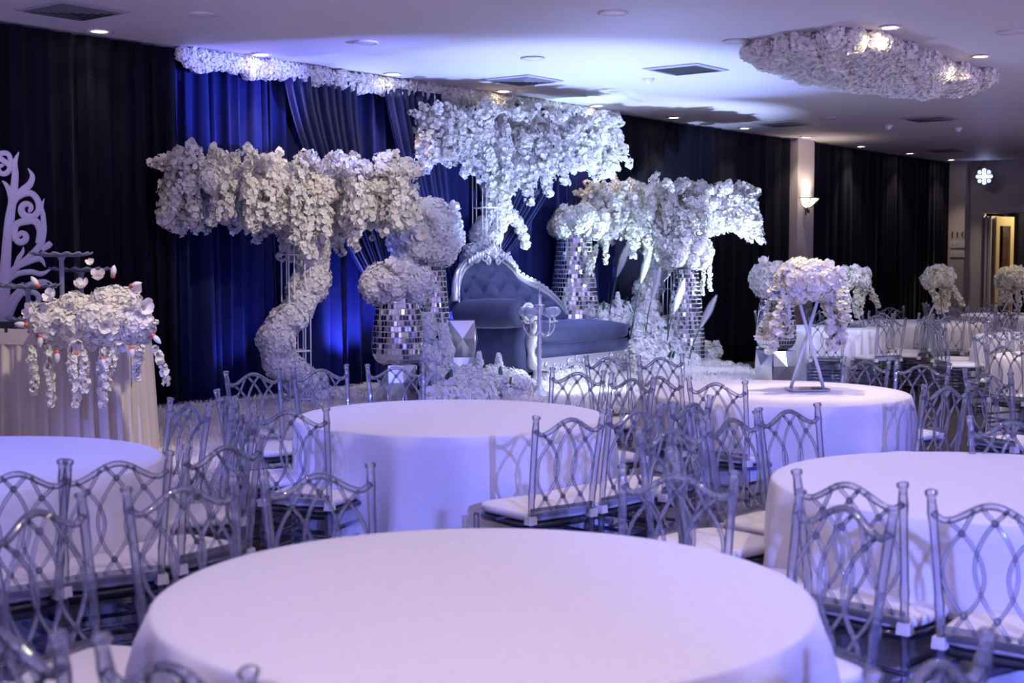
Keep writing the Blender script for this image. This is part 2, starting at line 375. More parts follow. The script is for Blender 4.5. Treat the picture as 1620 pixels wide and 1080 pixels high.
def swag(label, ua0, ua1, za, ub0, ub1, zb, off0, n, seed, sagx=0):
    r = random.Random(seed); ph = [r.uniform(0, 6.28) for _ in range(3)]
    def fn(a, b):
        s = b ** 1.25
        u = (ua0 + (ua1 - ua0) * a) * (1 - s) + (ub0 + (ub1 - ub0) * a) * s + sagx * math.sin(PI * b)
        z = za * (1 - b) + zb * b
        y = .035 * (math.sin(2 * PI * a * n + ph[0]) + .5 * math.sin(2 * PI * a * n * .37 + ph[1])) * (1 - .35 * b)
        return (u, -off0 - .03 * math.sin(PI * b) + y, z)
    o = MB().grid(fn, n * 8, 20).build('swag_drape', 'satin', None, True, A, TH)
    o.modifiers.new('thickness', 'SOLIDIFY').thickness = .005
    return tag(o, label, 'drape', 'satin swags over the backdrop')
so = .30
swag('satin swag sweeping down to the right between the left blossom tree and the mirrored urns', pu(452, so), pu(566, so), CT - .1, pu(612, so), pu(632, so), 1.0, so, 9, 1, -.12)
swag('dark satin swag falling from the flower trim left of the middle blossom tree', pu(606, so), pu(690, so), CT - .1, pu(700, so), pu(722, so), 1.1, so + .04, 8, 2, -.05)
swag('satin swag sweeping down to the left behind the trunk of the middle blossom tree', pu(800, so), pu(905, so), CT - .1, pu(690, so), pu(716, so), 1.0, so + .09, 10, 3, .14)

# ------------------------------------------------------------------ flower meshes
def kite(mb, p, d, side, L, Wd, lift, nrm, mi=0):
    tip = p + d * L + nrm * lift; mid = p + d * (L * .58) + nrm * (lift * .8)
    mb.add([p, mid - side * Wd, tip, mid + side * Wd], [(0, 1, 2, 3)], mi)
def basis(n):
    a = n.cross(Vector((0, 0, 1)) if abs(n.z) < .9 else Vector((1, 0, 0))).normalized(); return a, n.cross(a)
def floret(mb, p, n, r, petals, rr, cup=.25, mi=0, heart=None):
    a, b = basis(n); th0 = rr.uniform(0, 6.28)
    for k in range(petals):
        th = th0 + 2 * PI * k / petals
        d = a * math.cos(th) + b * math.sin(th); s = a * -math.sin(th) + b * math.cos(th)
        kite(mb, p, d, s, r * rr.uniform(.85, 1.1), r * (.52 if petals == 5 else .6), r * cup * rr.uniform(.3, 1.6), n, mi)
    if heart is not None:
        h = r * .16; q = p + n * (r * .14)
        mb.add([q + a * h, q + b * h, q - a * h, q - b * h], [(0, 1, 2, 3)], heart)
def fib(n, rr):
    for i in range(n):
        z = 1 - 2 * (i + .5) / n; t = i * 2.39996 + rr.uniform(-.25, .25); q = math.sqrt(1 - z * z)
        yield Vector((q * math.cos(t), q * math.sin(t), z))
def hydrangea_mesh(seed, mat='petal', n=170, size=.20):
    rr = random.Random(seed); mb = MB(); mb.ball((0, 0, 0), .8, 10)
    for d in fib(n, rr):
        nn = (d + Vector((rr.uniform(-.35, .35), rr.uniform(-.35, .35), rr.uniform(-.35, .35)))).normalized()
        floret(mb, d * rr.uniform(.82, 1.02), nn, size * rr.uniform(.8, 1.2), 4, rr, .3)
    return mb.mesh('hydrangea', mat, False)
HYD = [hydrangea_mesh(100 + i) for i in range(4)]
HYC = [hydrangea_mesh(120 + i, 'petal_cream') for i in range(2)]
HYL = [hydrangea_mesh(140 + i, n=100, size=.25) for i in range(3)]
def spray_mesh(seed, L=.44, nodes=11, spread=.055, fr=.026, per=10, mat='petal'):
    rr = random.Random(seed); mb = MB(); pts = []
    dx, dy = rr.uniform(-.12, .12), rr.uniform(-.12, .12)
    for i in range(nodes + 1):
        t = i / nodes; pts.append(Vector((dx * t + rr.uniform(-.012, .012), dy * t + rr.uniform(-.012, .012), -L * t)))
    mb.tube(pts, .0035, 4, True, 1)
    for i in range(1, nodes + 1):
        k = spread * (.7 + .5 * math.sin(PI * i / nodes))
        for _ in range(per):
            d = Vector((rr.gauss(0, 1), rr.gauss(0, 1), rr.gauss(0, .7))).normalized()
            floret(mb, pts[i] + d * k * rr.uniform(.5, 1.1), d, fr * rr.uniform(.8, 1.2), 5, rr, .35, 0, 2)
    return mb.mesh('blossom_spray', [mat, 'stem', 'heart'], False)
SPR = [spray_mesh(200 + i) for i in range(6)]
SPRS = [spray_mesh(220 + i, .24, 7, .05) for i in range(4)]
STR = [spray_mesh(240 + i, .34, 13, .022, .021, 7, 'petal_cream') for i in range(4)]
def magnolia_mesh(seed, n=7):
    rr = random.Random(seed); mb = MB()
    for k in range(n):
        th = 2 * PI * k / n + rr.uniform(-.2, .2); op = rr.uniform(.2, .7) + (.35 if k % 2 else 0)
        ca, sa = math.cos(th), math.sin(th)
        def fn(a, b):
            wv = .33 * math.sin(PI * (b * .84 + .05)) ** .9; x = (a - .5) * 2 * wv
            rad = b * math.sin(op) + .22 * math.sin(PI * b) * math.cos(op) - .25 * x * x; zz = b * math.cos(op) + .35 * x * x
            return (rad * ca - x * sa, rad * sa + x * ca, zz)
        mb.grid(fn, 4, 5)
    mb.ball((0, 0, .12), .13, 6, 1)
    return mb.mesh('magnolia', ['petal_pure', 'heart'])
MAG = [magnolia_mesh(300 + i, 6 + i % 3) for i in range(3)]
def bud_mesh():
    mb = MB(); mb.lathe([(0, 0), (.16, .04), (.2, .2), (.17, .34)], 8, mi=1); mb.lathe([(.17, .3), (.24, .5), (.22, .75), (.12, .98), (0, 1.12)], 8, mi=0)
    return mb.mesh('magnolia_bud', ['petal_pure', 'sepal'])
BUD = bud_mesh()
def rnd_rot(rr): return (rr.uniform(0, 6.28), rr.uniform(0, 6.28), rr.uniform(0, 6.28))
def aim(d, roll=0): return Vector(d).to_track_quat('Z', 'Y').to_euler()
def heads(root, pts, meshes, rr, name='hydrangea'):
    for p, r in pts: put(rr.choice(meshes), name, root, Vector(p) - root.location, rot=rnd_rot(rr), scale=r)
def mags(root, items, rr):
    for p, d, s in items: put(rr.choice(MAG), 'magnolia', root, Vector(p) - root.location, rot=aim(d), scale=s)
def buds(root, items):
    for p, d, s in items: put(BUD, 'magnolia_bud', root, Vector(p) - root.location, rot=aim(d), scale=s)

# flower trim along the top of the backdrop, and the flower cloud on the ceiling
rr = random.Random(31)
g = thing('flower_garland', 'long white flower trim along the ceiling above the blue backdrop', 'garland', W((u_b0 + u_b1) / 2, .3, CEIL))
ptsg = []; u = u_b0
while u < u_b1:
    ptsg.append((W(u, .29 + rr.uniform(-.02, .02), CEIL - .06 + rr.uniform(-.015, .01)), rr.uniform(.06, .075)))
    ptsg.append((W(u + .06, .28, CEIL - .125 + rr.uniform(-.03, .02)), rr.uniform(.062, .085)))
    u += .10
heads(g, ptsg, HYL, rr)
poly = [at_z(px, py, CEIL) for px, py in ((1180, 66), (1330, 40), (1372, 44), (1440, 67), (1525, 99), (1572, 108), (1560, 119), (1420, 124), (1250, 100))]
def inpoly(p, pl):
    c = False; j = len(pl) - 1
    for i in range(len(pl)):
        if (pl[i].y > p.y) != (pl[j].y > p.y) and p.x < (pl[j].x - pl[i].x) * (p.y - pl[i].y) / (pl[j].y - pl[i].y) + pl[i].x: c = not c
        j = i
    return c
cx = sum((p for p in poly), Vector()) / len(poly)
g = thing('flower_cloud', 'cloud of white flowers fixed flat to the ceiling near the two lit downlights', 'flowers', (cx.x, cx.y, CEIL))
xs = [p.x for p in poly]; ys = [p.y for p in poly]; pts = []
step = .135; row = 0; y = min(ys)
while y < max(ys):
    x = min(xs) + (row % 2) * step / 2
    while x < max(xs):
        p = Vector((x + rr.uniform(-.03, .03), y + rr.uniform(-.03, .03), 0))
        if inpoly(p, poly):
            e = min((p - q_).length for q_ in [poly[k].lerp(poly[(k + 1) % len(poly)], t / 8) * 1 for k in range(len(poly)) for t in range(8)] for q_ in [Vector((q_.x, q_.y, 0))])
            pts.append((Vector((p.x, p.y, CEIL - .06 - min(.13, e * .25) + rr.uniform(-.02, .02))), rr.uniform(.085, .115)))
        x += step
    y += step * .87; row += 1
rr.shuffle(pts)
heads(g, pts[:300], HYL, rr)

# ------------------------------------------------------------------ stage and fur
SP = [(-4.6, .32), (-4.6, 3.4), (5.3, 3.4), (5.5, 3.1), (7.7, .95), (7.7, .32)]
mb = MB(); k = len(SP)
mb.add([(u, -o_, 0) for u, o_ in SP] + [(u, -o_, STG) for u, o_ in SP], [tuple(range(k)), tuple(range(2 * k - 1, k - 1, -1))] + [(i, (i + 1) % k, k + (i + 1) % k, k + i) for i in range(k)])
st = room(mb, 'stage_platform', 'trim'); st['label'] = 'low stage platform under the white fur'
rug = thing('fur_rug', 'shaggy white fur rug covering the stage and hanging over its front edge', 'rug', W(1, 2, STG), TH)
def instage(u, o_):
    c = False; j = k - 1
    for i in range(k):
        if (SP[i][1] > o_) != (SP[j][1] > o_) and u < (SP[j][0] - SP[i][0]) * (o_ - SP[i][1]) / (SP[j][1] - SP[i][1]) + SP[i][0]: c = not c
        j = i
    return c
def furz(u, o_): return .012 + .016 * noise.noise(Vector((u * 3, o_ * 3, 0))) + .012 * noise.noise(Vector((u * 11, o_ * 11, 3)))
mb = MB(); step = .1; idx = {}
for i in range(-47, 82):
    for j in range(2, 36):
        u0_, o0 = i * step, j * step
        if instage(u0_ + step / 2, o0 + step / 2):
            q_ = []
            for a, b in ((0, 0), (1, 0), (1, 1), (0, 1)):
                key = (i + a, j + b)
                if key not in idx:
                    uu, oo = key[0] * step, key[1] * step
                    idx[key] = len(mb.v); mb.v.append((uu - 1, -(oo - 2), furz(uu, oo)))
                q_.append(idx[key])
            mb.f.append(tuple(reversed(q_))); mb.m.append(0)
mb.build('hide', 'fur', rug)
mb = MB()                                        # the front hem hanging down
edge = [(-4.6, 3.4), (5.3, 3.4), (5.5, 3.1), (7.7, .95), (7.7, .4)]
for (a, b) in zip(edge[:-1], edge[1:]):
    d = Vector((b[0] - a[0], b[1] - a[1])); nn = Vector((-d.y, d.x)).normalized(); m_ = max(2, int(d.length / .12))
    mb.grid(lambda s, t: (a[0] + d.x * s + nn.x * (.015 + .05 * t + .02 * noise.noise(Vector((s * d.length * 4, t * 2, 5)))) - 1, -(a[1] + d.y * s + nn.y * (.015 + .05 * t + .02 * noise.noise(Vector((s * d.length * 4, t * 2, 5)))) - 2), .02 - .25 * t), m_, 4)
mb.build('hem', 'fur', rug)
mb = MB(); rf = random.Random(5)
def blade(p, d, L, wv):
    s = Vector((-d.y, d.x, 0)); s = s.normalized() if s.length > 1e-4 else Vector((1, 0, 0))
    mb.add([p - s * wv, p + s * wv, p + d * L], [(0, 1, 2)])
cnt = 0
while cnt < 42000:
    u0_, o0 = rf.uniform(-4.5, 8), rf.uniform(.35, 3.45)
    if not instage(u0_, o0): continue
    cnt += 1; th = noise.noise(Vector((u0_ * 2, o0 * 2, 9))) * 6 + rf.uniform(-.7, .7)
    d = Vector((math.cos(th), math.sin(th), rf.uniform(.35, 1.1))).normalized()
    blade(Vector((u0_ - 1, -(o0 - 2), furz(u0_, o0) - .003)), d, rf.uniform(.04, .085), .0055)
for (a, b) in zip(edge[:-1], edge[1:]):
    d0 = Vector((b[0] - a[0], b[1] - a[1])); nn = Vector((-d0.y, d0.x)).normalized()
    for _ in range(int(d0.length * 1100)):
        s, t = rf.random(), rf.random() ** .8
        p = Vector((a[0] + d0.x * s + nn.x * (.02 + .05 * t) - 1, -(a[1] + d0.y * s + nn.y * (.02 + .05 * t) - 2), .03 - .25 * t))
        d = Vector((nn.x + rf.uniform(-.5, .5), -nn.y + rf.uniform(-.5, .5), rf.uniform(-1.1, .1))).normalized()
        blade(p, d, rf.uniform(.04, .085), .0055)
fp = mb.build('fur_pile', 'fur', rug, False); fp['kind'] = 'stuff'

# ------------------------------------------------------------------ blossom trees
def blossom_tree(label, base, top_z, length, depth, drop, trunk, ang, seed, stand, nspr=165, branch=None, balls=(), hx=0, fy=0):
    """base on the stage; trunk = list of (dx, z) in the picture-facing plane; canopy = slab of hanging sprays"""
    rr = random.Random(seed)
    t = thing('blossom_tree', label, 'tree', base)
    e = Vector((math.cos(ang), math.sin(ang), 0)); f = Vector((-e.y, e.x, 0))
    # white metal stand
    sx, sw, sd = stand
    for ix in (-1, 1):
        for iy in (-1, 1):
            for q_ in (.0, .05):
                p = e * (sx + ix * (sw - q_)) + f * (iy * sd)
                MB().tube([p + Vector((0, 0, .02)), p + Vector((0, 0, top_z - .35 - base.z))], .007, 6).build('stand_rod', 'whitemetal', t)
    nr = 5
    for j in range(nr):
        z = .04 + (top_z - base.z - .5) * j / (nr - 1); c = [e * (sx + a * sw) + f * (b * sd) + Vector((0, 0, z)) for a, b in ((-1, -1), (1, -1), (1, 1), (-1, 1))]
        MB().tube(c, .009, 6, closed=True).build('stand_frame', 'whitemetal', t)
    # twisting trunk of packed flowers
    path = smooth_path([e * dx + f * (.06 * math.sin(i)) + Vector((0, 0, z)) for i, (dx, z) in enumerate(trunk)], 8)
    for i, p in enumerate(path):
        for k_ in range(3):
            th = rr.uniform(0, 6.28); rad = .10 + .03 * math.sin(i * .7)
            q_ = p + (e * math.cos(th) + f * math.sin(th)) * rad * .75 + Vector((0, 0, rr.uniform(-.03, .03)))
            put(rr.choice(HYL if k_ else HYD), 'hydrangea', t, q_, rot=rnd_rot(rr), scale=rr.uniform(.075, .115))
    if branch:
        for i, (dx, z) in enumerate(branch):
            put(rr.choice(HYL), 'hydrangea', t, e * dx + f * -.05 + Vector((0, 0, z)), rot=rnd_rot(rr), scale=.075 - .004 * i)
    # canopy
    H = top_z - base.z
    for i in range(nspr):
        a = rr.uniform(-1, 1); lim = math.sqrt(max(0, 1 - abs(a) ** 4)); b = rr.uniform(-1, 1) * lim
        edge_ = max(abs(a), abs(b))
        dz = drop(a, b, rr)
        z = H - .07 - dz + rr.uniform(-.04, .03)
        p = e * (hx + a * length / 2 * .95) + f * (b * depth / 2 + fy) + Vector((0, 0, z))
        tilt = .35 * edge_
        rot = (f * 0 + Vector((0, 0, 1)) + (e * a + f * b) * -tilt * rr.uniform(-.3, 1.0)).to_track_quat('Z', 'Y').to_euler()
        put(rr.choice(SPR if dz > .02 or rr.random() < .6 else SPRS), 'blossom_spray', t, p, rot=(rot[0], rot[1], rr.uniform(0, 6.28)), scale=rr.uniform(.85, 1.15))
    for i in range(70):
        a = rr.uniform(-1, 1); b = rr.uniform(-.9, .9) * math.sqrt(max(0, 1 - abs(a) ** 4))
        put(rr.choice(HYL), 'hydrangea', t, e * (hx + a * length / 2 * .9) + f * (b * depth / 2 + fy) + Vector((0, 0, H - .16 - rr.uniform(0, .8) * drop(a, b, rr) - rr.uniform(0, .16))), rot=rnd_rot(rr), scale=rr.uniform(.07, .10))
    for i in range(90):                          # the crust of blossom along the top, standing up
        a = rr.uniform(-1, 1); b = rr.uniform(-1, 1) * math.sqrt(max(0, 1 - abs(a) ** 4))
        d = Vector((rr.uniform(-.8, .8), rr.uniform(-.8, .8), -.7)) + (e * a + f * b) * -.8
        put(rr.choice(SPRS), 'blossom_spray', t, e * (hx + a * length / 2 * .9) + f * (b * depth / 2 * .9 + fy) + Vector((0, 0, H - .16 + rr.uniform(-.02, .03))), rot=aim(d), scale=rr.uniform(.7, 1.0))
    for (px_, dz) in balls:
        p = e * px_ + f * rr.uniform(-.35, .1)
        z = dz - base.z
        c = MB().tube([(0, 0, .02), (0, 0, .35)], .0018, 4).build('thread', 'whitemetal', t, loc=p + Vector((0, 0, z)))
        MB().ball((0, 0, 0), .032, 14).build('crystal_ball', 'crystal', t, loc=p + Vector((0, 0, z)))
    return t
def dropf(center, reach, ends):
    def f_(a, b, rr):
        c = max(0, 1 - abs(a - center) / .55)
        return rr.random() * (.10 + reach * c + ends * max(0, abs(a) - .75)) * 1.0
    return f_
# left tree
pb = at_z(470, 637, STG); sL = FPX / pb.y
def rel(px, p, an): x0 = p.x / p.y * FPX; return (px - 810 - x0) / ((math.cos(an) * FPX - math.sin(an) * x0) / p.y)
def zz(py, p): return CAMH + (403.6 - py) / (FPX / p.y)
rel_ = lambda px: rel(px, pb, .5)
trunkL = [(rel_(x), zz(y, pb) - STG) for x, y in ((480, 345), (492, 385), (497, 425), (482, 470), (446, 510), (432, 545), (448, 580), (485, 605), (500, 628))]
blossom_tree('large cream blossom tree at the left, its twisting trunk on a white metal stand', pb, zz(246, pb), rel_(664) - rel_(268), .85, dropf(.12, .42, .5), trunkL, .5, 41, (0, .10, .10), 200,
             balls=[(rel_(x), zz(y, pb)) for x, y in ((332, 364), (367, 361), (384, 358), (392, 360), (402, 372), (403, 374), (424, 365), (420, 355), (590, 353), (614, 347), (588, 376), (603, 367), (596, 358))], hx=rel_(466))
pc = at_o(765, 560, .40); pc.z = STG; sC = FPX / pc.y
rel_ = lambda px: rel(px, pc, .6)
trunkC = [(rel_(x), zz(y, pc) - STG) for x, y in ((785, 280), (793, 320), (786, 350), (762, 385), (745, 430), (752, 480))]
blossom_tree('tallest blossom tree, ice white, rising behind the crest of the sofa', pc, min(zz(178, pc), CEIL - .12), rel_(948) - rel_(632), .75, dropf(-.1, .45, .3), trunkC, .6, 42, (rel_(770), .12, .10), 185,
             branch=[(rel_(x), zz(y, pc) - STG) for x, y in ((806, 340), (815, 350), (821, 362), (826, 375), (828, 386))],
             balls=[(rel_(x), zz(y, pc)) for x, y in ((829, 306), (836, 302), (843, 303))], hx=rel_(790), fy=-.42)
pr = at_o(1042, 540, .95); pr.z = STG; sR = FPX / pr.y
rel_ = lambda px: rel(px, pr, .42)
trunkR = [(rel_(x), zz(y, pr) - STG) for x, y in ((1044, 385), (1044, 415), (1035, 440), (1024, 470), (1022, 500), (1035, 525))]
blossom_tree('white blossom tree at the right end of the stage, above the pampas plumes', pr, zz(288, pr), rel_(1200) - rel_(926), .8, dropf(-.25, .38, .45), trunkR, .42, 43, (rel_(1042), .12, .10), 170, hx=rel_(1062))

# ------------------------------------------------------------------ mirrored urns
def urn(label, base, prof, tile_h, nt, seed, single=False, rim=None):
    """prof: list of (z, r); tiles laid in courses with white joints"""
    rr = random.Random(seed)
    t = thing('mirrored_urn', label, 'urn', base)
    P = smooth_path([(r, 0, z) for z, r in prof], 10)
    mb = MB(); mb.lathe([(0, P[0].z)] + [(p.x, p.z) for p in P] + [(0, P[-1].z)], 40); mb.build('urn_body', 'grout', t)
    L = [0]
    for a, b in zip(P[:-1], P[1:]): L.append(L[-1] + (b - a).length)
    def at(s):
        s = max(0, min(L[-1] - 1e-6, s)); i = 0
        while L[i + 1] < s: i += 1
        return P[i].lerp(P[i + 1], (s - L[i]) / (L[i + 1] - L[i] + 1e-9))
    rows = int(L[-1] / tile_h); tiles = []
    camd = math.atan2(-base[1], -base[0])
    for j in range(rows):
        s0 = L[-1] * (j + .09) / rows; s1 = L[-1] * (j + .91) / rows
        p0, p1 = at(s0), at(s1); sh = rr.random()
        for i in range(nt):
            th = 2 * PI * (i + sh) / nt; dw = 2 * PI / nt * .41
            tx, tz = rr.gauss(0, .07), rr.gauss(0, .07)
            g = .004
            c = []
            for p, zt in ((p0, -1), (p1, 1)):
                for sg in ((-1, 1) if zt < 0 else (1, -1)):
                    r_ = p.x + g + tx * zt * tile_h / 2 + tz * sg * p.x * dw
                    c.append((r_ * math.cos(th + sg * dw), r_ * math.sin(th + sg * dw), p.z))
            tiles.append((abs((th - camd + PI) % (2 * PI) - PI), c))
    tiles.sort(key=lambda q_: q_[0])
    front = tiles[:280] if single else []
    mb = MB()
    for _, c in tiles[len(front):]: mb.add(c, [(0, 1, 2, 3)])
    o = mb.build('mirror_tiles', 'mirror', t, False); o['kind'] = 'stuff'
    for _, c in front:
        ctr = sum((Vector(q_) for q_ in c), Vector()) / 4
        inn = [Vector(q_) - Vector((q_[0], q_[1], 0)).normalized() * .004 for q_ in c]
        MB().add([Vector(q_) - ctr for q_ in c] + [q_ - ctr for q_ in inn], [(0, 1, 2, 3), (0, 4, 5, 1), (1, 5, 6, 2), (2, 6, 7, 3), (3, 7, 4, 0)]).build('mirror_tile', 'mirror', t, False, ctr)
    return t
def facet_block(label, base, w_, h_, rows, rz, name='mirrored_pedestal'):
    t = thing(name, label, 'pedestal', base, rz)
    MB().box((0, 0, h_ / 2), (w_ * .94, w_ * .94, h_ - .004)).build('core', 'dark', t, False)
    fh = h_ / rows
    for sd in range(4):
        ca, sa = math.cos(sd * PI / 2), math.sin(sd * PI / 2)
        for j in range(rows):
            c = Vector((0, 0, fh * (j + .5)))
            ring = [(-1, -1), (0, -1), (1, -1), (1, 0), (1, 1), (0, 1), (-1, 1), (-1, 0)]
            def P3(x, y, d): X = x * w_ / 2 * .985; return Vector((X * ca + d * sa, X * sa - d * ca, c.z + y * fh / 2 * .985))
            apex = P3(0, 0, w_ / 2 + .045)
            for i in range(8):
                a, b = ring[i], ring[(i + 1) % 8]
                da = w_ / 2 + (.0 if a[0] and a[1] else .012); db = w_ / 2 + (.0 if b[0] and b[1] else .012)
                MB().add([P3(*a, da), P3(*b, db), apex, P3(a[0] * .9, a[1] * .9, w_ / 2 - .02), P3(b[0] * .9, b[1] * .9, w_ / 2 - .02)], [(0, 1, 2), (1, 0, 3, 4), (2, 1, 4), (0, 2, 3)]).build('mirror_facet', 'facet', t, False)
    return t
def bouquet(label, c, rx, rz_, seed, n=34, r=.11, mg=5, name='flower_ball', cat='flowers', strands=(), ratio=.8, meshes=None):
    rr = random.Random(seed); t = thing(name, label, cat, (c.x, c.y, c.z - rz_))
    for i, d in enumerate(fib(n, rr)):
        if d.z < -.75: continue
        p = c + Vector((d.x * (rx - r * .8), d.y * (rx - r * .8) * ratio, d.z * (rz_ - r * .8)))
        put(rr.choice(meshes or HYD), 'hydrangea', t, p - t.location, rot=rnd_rot(rr), scale=r * rr.uniform(.85, 1.15))
    MB().ball((0, 0, rz_), 1, 12, 0, (rx * .7, rx * .7 * ratio, rz_ * .75)).build('flower_core', 'petal', t)
    for i in range(mg):
        th = rr.uniform(-2.8, -.2); el = rr.uniform(-.1, 1.2)
        d = Vector((math.cos(th) * math.cos(el), math.sin(th) * math.cos(el), math.sin(el)))
        p = c + Vector((d.x * rx, d.y * rx * ratio, d.z * rz_))
        put(rr.choice(MAG), 'magnolia', t, p - t.location, rot=aim(d), scale=r * rr.uniform(.8, 1.1))
    for (p, s) in strands:
        put(rr.choice(STR), 'hanging_strand', t, Vector(p) - t.location, rot=(rr.uniform(-.15, .15), rr.uniform(-.15, .15), rr.uniform(0, 6)), scale=s)
    return t
vase = lambda h, r: [(0, r * .55), (h * .05, r * .8), (h * .16, r * .97), (h * .32, r), (h * .6, r * .93), (h * .85, r * .84), (h, r * .78)]
cone = lambda h, r: [(0, r * 1.0), (h * .3, r * .97), (h * .6, r * .82), (h * .85, r * .68), (h, r * .63)]
# front left urn on its pedestal
d1 = 12.35; s1 = FPX / d1
b1 = at_d(630, 600, d1); b1.z = STG + .03; hz = zz(577, b1)
facet_block('small mirrored pedestal under the front left urn, behind a clear chair', b1, .26, hz - STG - .02, 1, .35)
bb = Vector((b1.x, b1.y, hz)); urn('mirror-tiled vase at the front left of the stage, cream hydrangeas on top', bb, vase(zz(470, b1) - hz, 41.5 / s1), .049, 46, 51, True)
bouquet('cream hydrangea ball on the front left mirror-tiled vase', at_d(630, 450, d1), 59 / s1, 36 / s1, 52, 34, .1, 4)
# tall urn behind it
b2 = at_o(683, 610, 1.15); b2.z = STG + .015; s2 = FPX / b2.y
urn('tall mirror-tiled urn half hidden behind the front left vase', b2, cone(zz(398, b2) - STG, 33 / s2), .05, 44, 53)
bouquet('large white flower ball high on the half hidden tall urn', at_d(672, 372, b2.y), 60 / s2, 58 / s2, 54, 40, .12, 7)
# tall urn right of the sofa
b3 = at_o(908, 570, .62); b3.z = STG + .015; s3 = FPX / b3.y
urn('tall tapering mirror-tiled urn behind the right end of the sofa back', b3, cone(zz(372, b3) - STG, 43 / s3), .052, 46, 55)
bouquet('ice white hydrangea ball on the tall urn behind the sofa', at_d(915, 356, b3.y), 45 / s3, 31 / s3, 56, 30, .11, 3, strands=[(at_d(x, y, b3.y - .25), 1.0) for x, y in ((945, 385), (957, 370), (935, 400), (925, 395))])
# urn at right
b4 = at_o(1084, 560, 1.35); b4.z = STG + .015; s4 = FPX / b4.y
urn('mirror-tiled urn among pampas plumes at the right of the stage', b4, cone(zz(428, b4) - STG, 31 / s4), .05, 40, 57)
bouquet('white hydrangea ball on the urn among the pampas plumes', at_d(1084, 402, b4.y), 45 / s4, 32 / s4, 58, 32, .1, 4, strands=[(at_d(x, y, b4.y - .2), .9) for x, y in ((1115, 425), (1122, 418))])
# far right urn on pedestal
d5 = 14.35; s5 = FPX / d5
b5 = at_d(1227, 600, d5); b5.z = STG + .015; hz5 = zz(553, b5)
facet_block('mirrored pedestal under the vase at the right front corner of the stage', b5, .30, hz5 - STG - .02, 1, .45)
urn('mirror-tiled vase at the right front corner of the stage', Vector((b5.x, b5.y, hz5)), vase(zz(468, b5) - hz5, 31 / s5), .05, 40, 59)
bouquet('pale blue lit hydrangea ball on the right front vase', at_d(1224, 444, d5), 37 / s5, 30 / s5, 60, 30, .1, 3)
b6 = at_o(729, 590, 1.55); b6.z = STG + .015; s6 = FPX / b6.y
facet_block('mirror-faceted block standing against the left arm of the sofa', b6, 40 / s6, zz(508, b6) - STG, 2, .15, 'mirrored_block')

# ------------------------------------------------------------------ sofa (x along the wall, y towards the wall)
PF = at_o(832, 600, 1.5); uF, oF = uo(PF); oF = 1.5
sofa = thing('chaise_sofa', 'blue grey velvet chaise sofa with tufted back and carved silver frame', 'sofa', W(uF, oF, STG + .02), TH)
SL, SD = 2.0, .86
def prism(prof, y0, y1, n=6, bulge=0):
    """closed profile in xz swept along y"""
    mb = MB(); m_ = len(prof); vs = []
    for j in range(n + 1):
        y = y0 + (y1 - y0) * j / n
        vs += [(x, y, z) for x, z in prof]
    fs = [(j * m_ + i, j * m_ + (i + 1) % m_, (j + 1) * m_ + (i + 1) % m_, (j + 1) * m_ + i) for j in range(n) for i in range(m_)]
    fs += [tuple(range(m_ - 1, -1, -1)), tuple(n * m_ + i for i in range(m_))]
    return mb.add(vs, fs)
def rounded(c, d, r, seg=3, crown=0):
    """soft box: superellipsoid-like cushion"""
    def fn(a, b):
        th, ph = 2 * PI * a, PI * (b - .5)
        sp = lambda v, e: math.copysign(abs(v) ** e, v)
        x = sp(math.cos(th), .28) * sp(math.cos(ph), .3); y = sp(math.sin(th), .28) * sp(math.cos(ph), .3); z = sp(math.sin(ph), .55)
        z2 = z * d[2] / 2 + (crown * (1 - x * x) * (1 - y * y) if z > 0 else 0)
        return (c[0] + x * d[0] / 2, c[1] + y * d[1] / 2, c[2] + z2)
    return MB().grid(fn, 40, 14, wrap=True)
rounded((SL / 2 + .16, SD / 2 - .02, .46), (SL - .28, SD + .02, .20), .06, crown=.035).build('seat_cushion', 'sofa', sofa)
prism([(.15, .20), (SL - .06, .20), (SL - .02, .28), (SL - .03, .37), (.15, .37)], .04, SD, 4).build('seat_base', 'sofa', sofa)
# scrolled arm with its outer panel
body = [(.18, .10), (.02, .10), (-.03, .22), (-.02, .38), (.03, .52), (.05, .60), (.18, .60)]
prism(body, .03, SD + .02, 6).build('arm_panel', 'sofa', sofa)
mb = MB(); rollp = []
for i in range(15):
    t_ = i / 14; rollp.append((.0 - .01 * math.sin(PI * t_), .0 + (SD + .06) * t_, .72 - .03 * t_))
mb.tube(rollp, [.10 if i in (0, 14) else .145 + .012 * math.sin(PI * i / 14) for i in range(15)], 20); mb.build('rolled_arm', 'sofa', sofa)
# tufted back
XS = [(-.09, .80), (-.07, .96), (.0, 1.10), (.12, 1.19), (.30, 1.25), (.5, 1.265), (.68, 1.24), (.84, 1.16), (.95, 1.06), (1.1, .99), (1.3, .93), (1.5, .85), (1.7, .73), (1.85, .58), (1.9, .50)]
def ztop(x):
    for (a, za), (b, zb_) in zip(XS[:-1], XS[1:]):
        if x <= b: q_ = (x - a) / (b - a); return za + (zb_ - za) * q_
    return XS[-1][1]
XP = smooth_path([(x, 0, z) for x, z in XS], 6)
def backpt(a, b):
    i = a * (len(XP) - 1); k_ = int(min(i, len(XP) - 2)); p = XP[k_].lerp(XP[k_ + 1], i - k_)
    x = p.x; z = .42 + (p.z - .42) * b
    A_, B_ = (x + z * 1.0) / .30, (x - z * 1.0) / .30
    h = .085 * (abs(math.sin(PI * A_) * math.sin(PI * B_))) ** .45
    e = min(1, (1 - b) * 6, min(a, 1 - a) * 14)
    return (x, SD - .06 + .10 * (z - .42) - h * e - .02, z)
mb = MB().grid(backpt, 90, 34); mb.build('tufted_back', 'sofa', sofa)
def backside(a, b): x, y, z = backpt(a, b); return (x, SD + .03 + .10 * (z - .42), z)
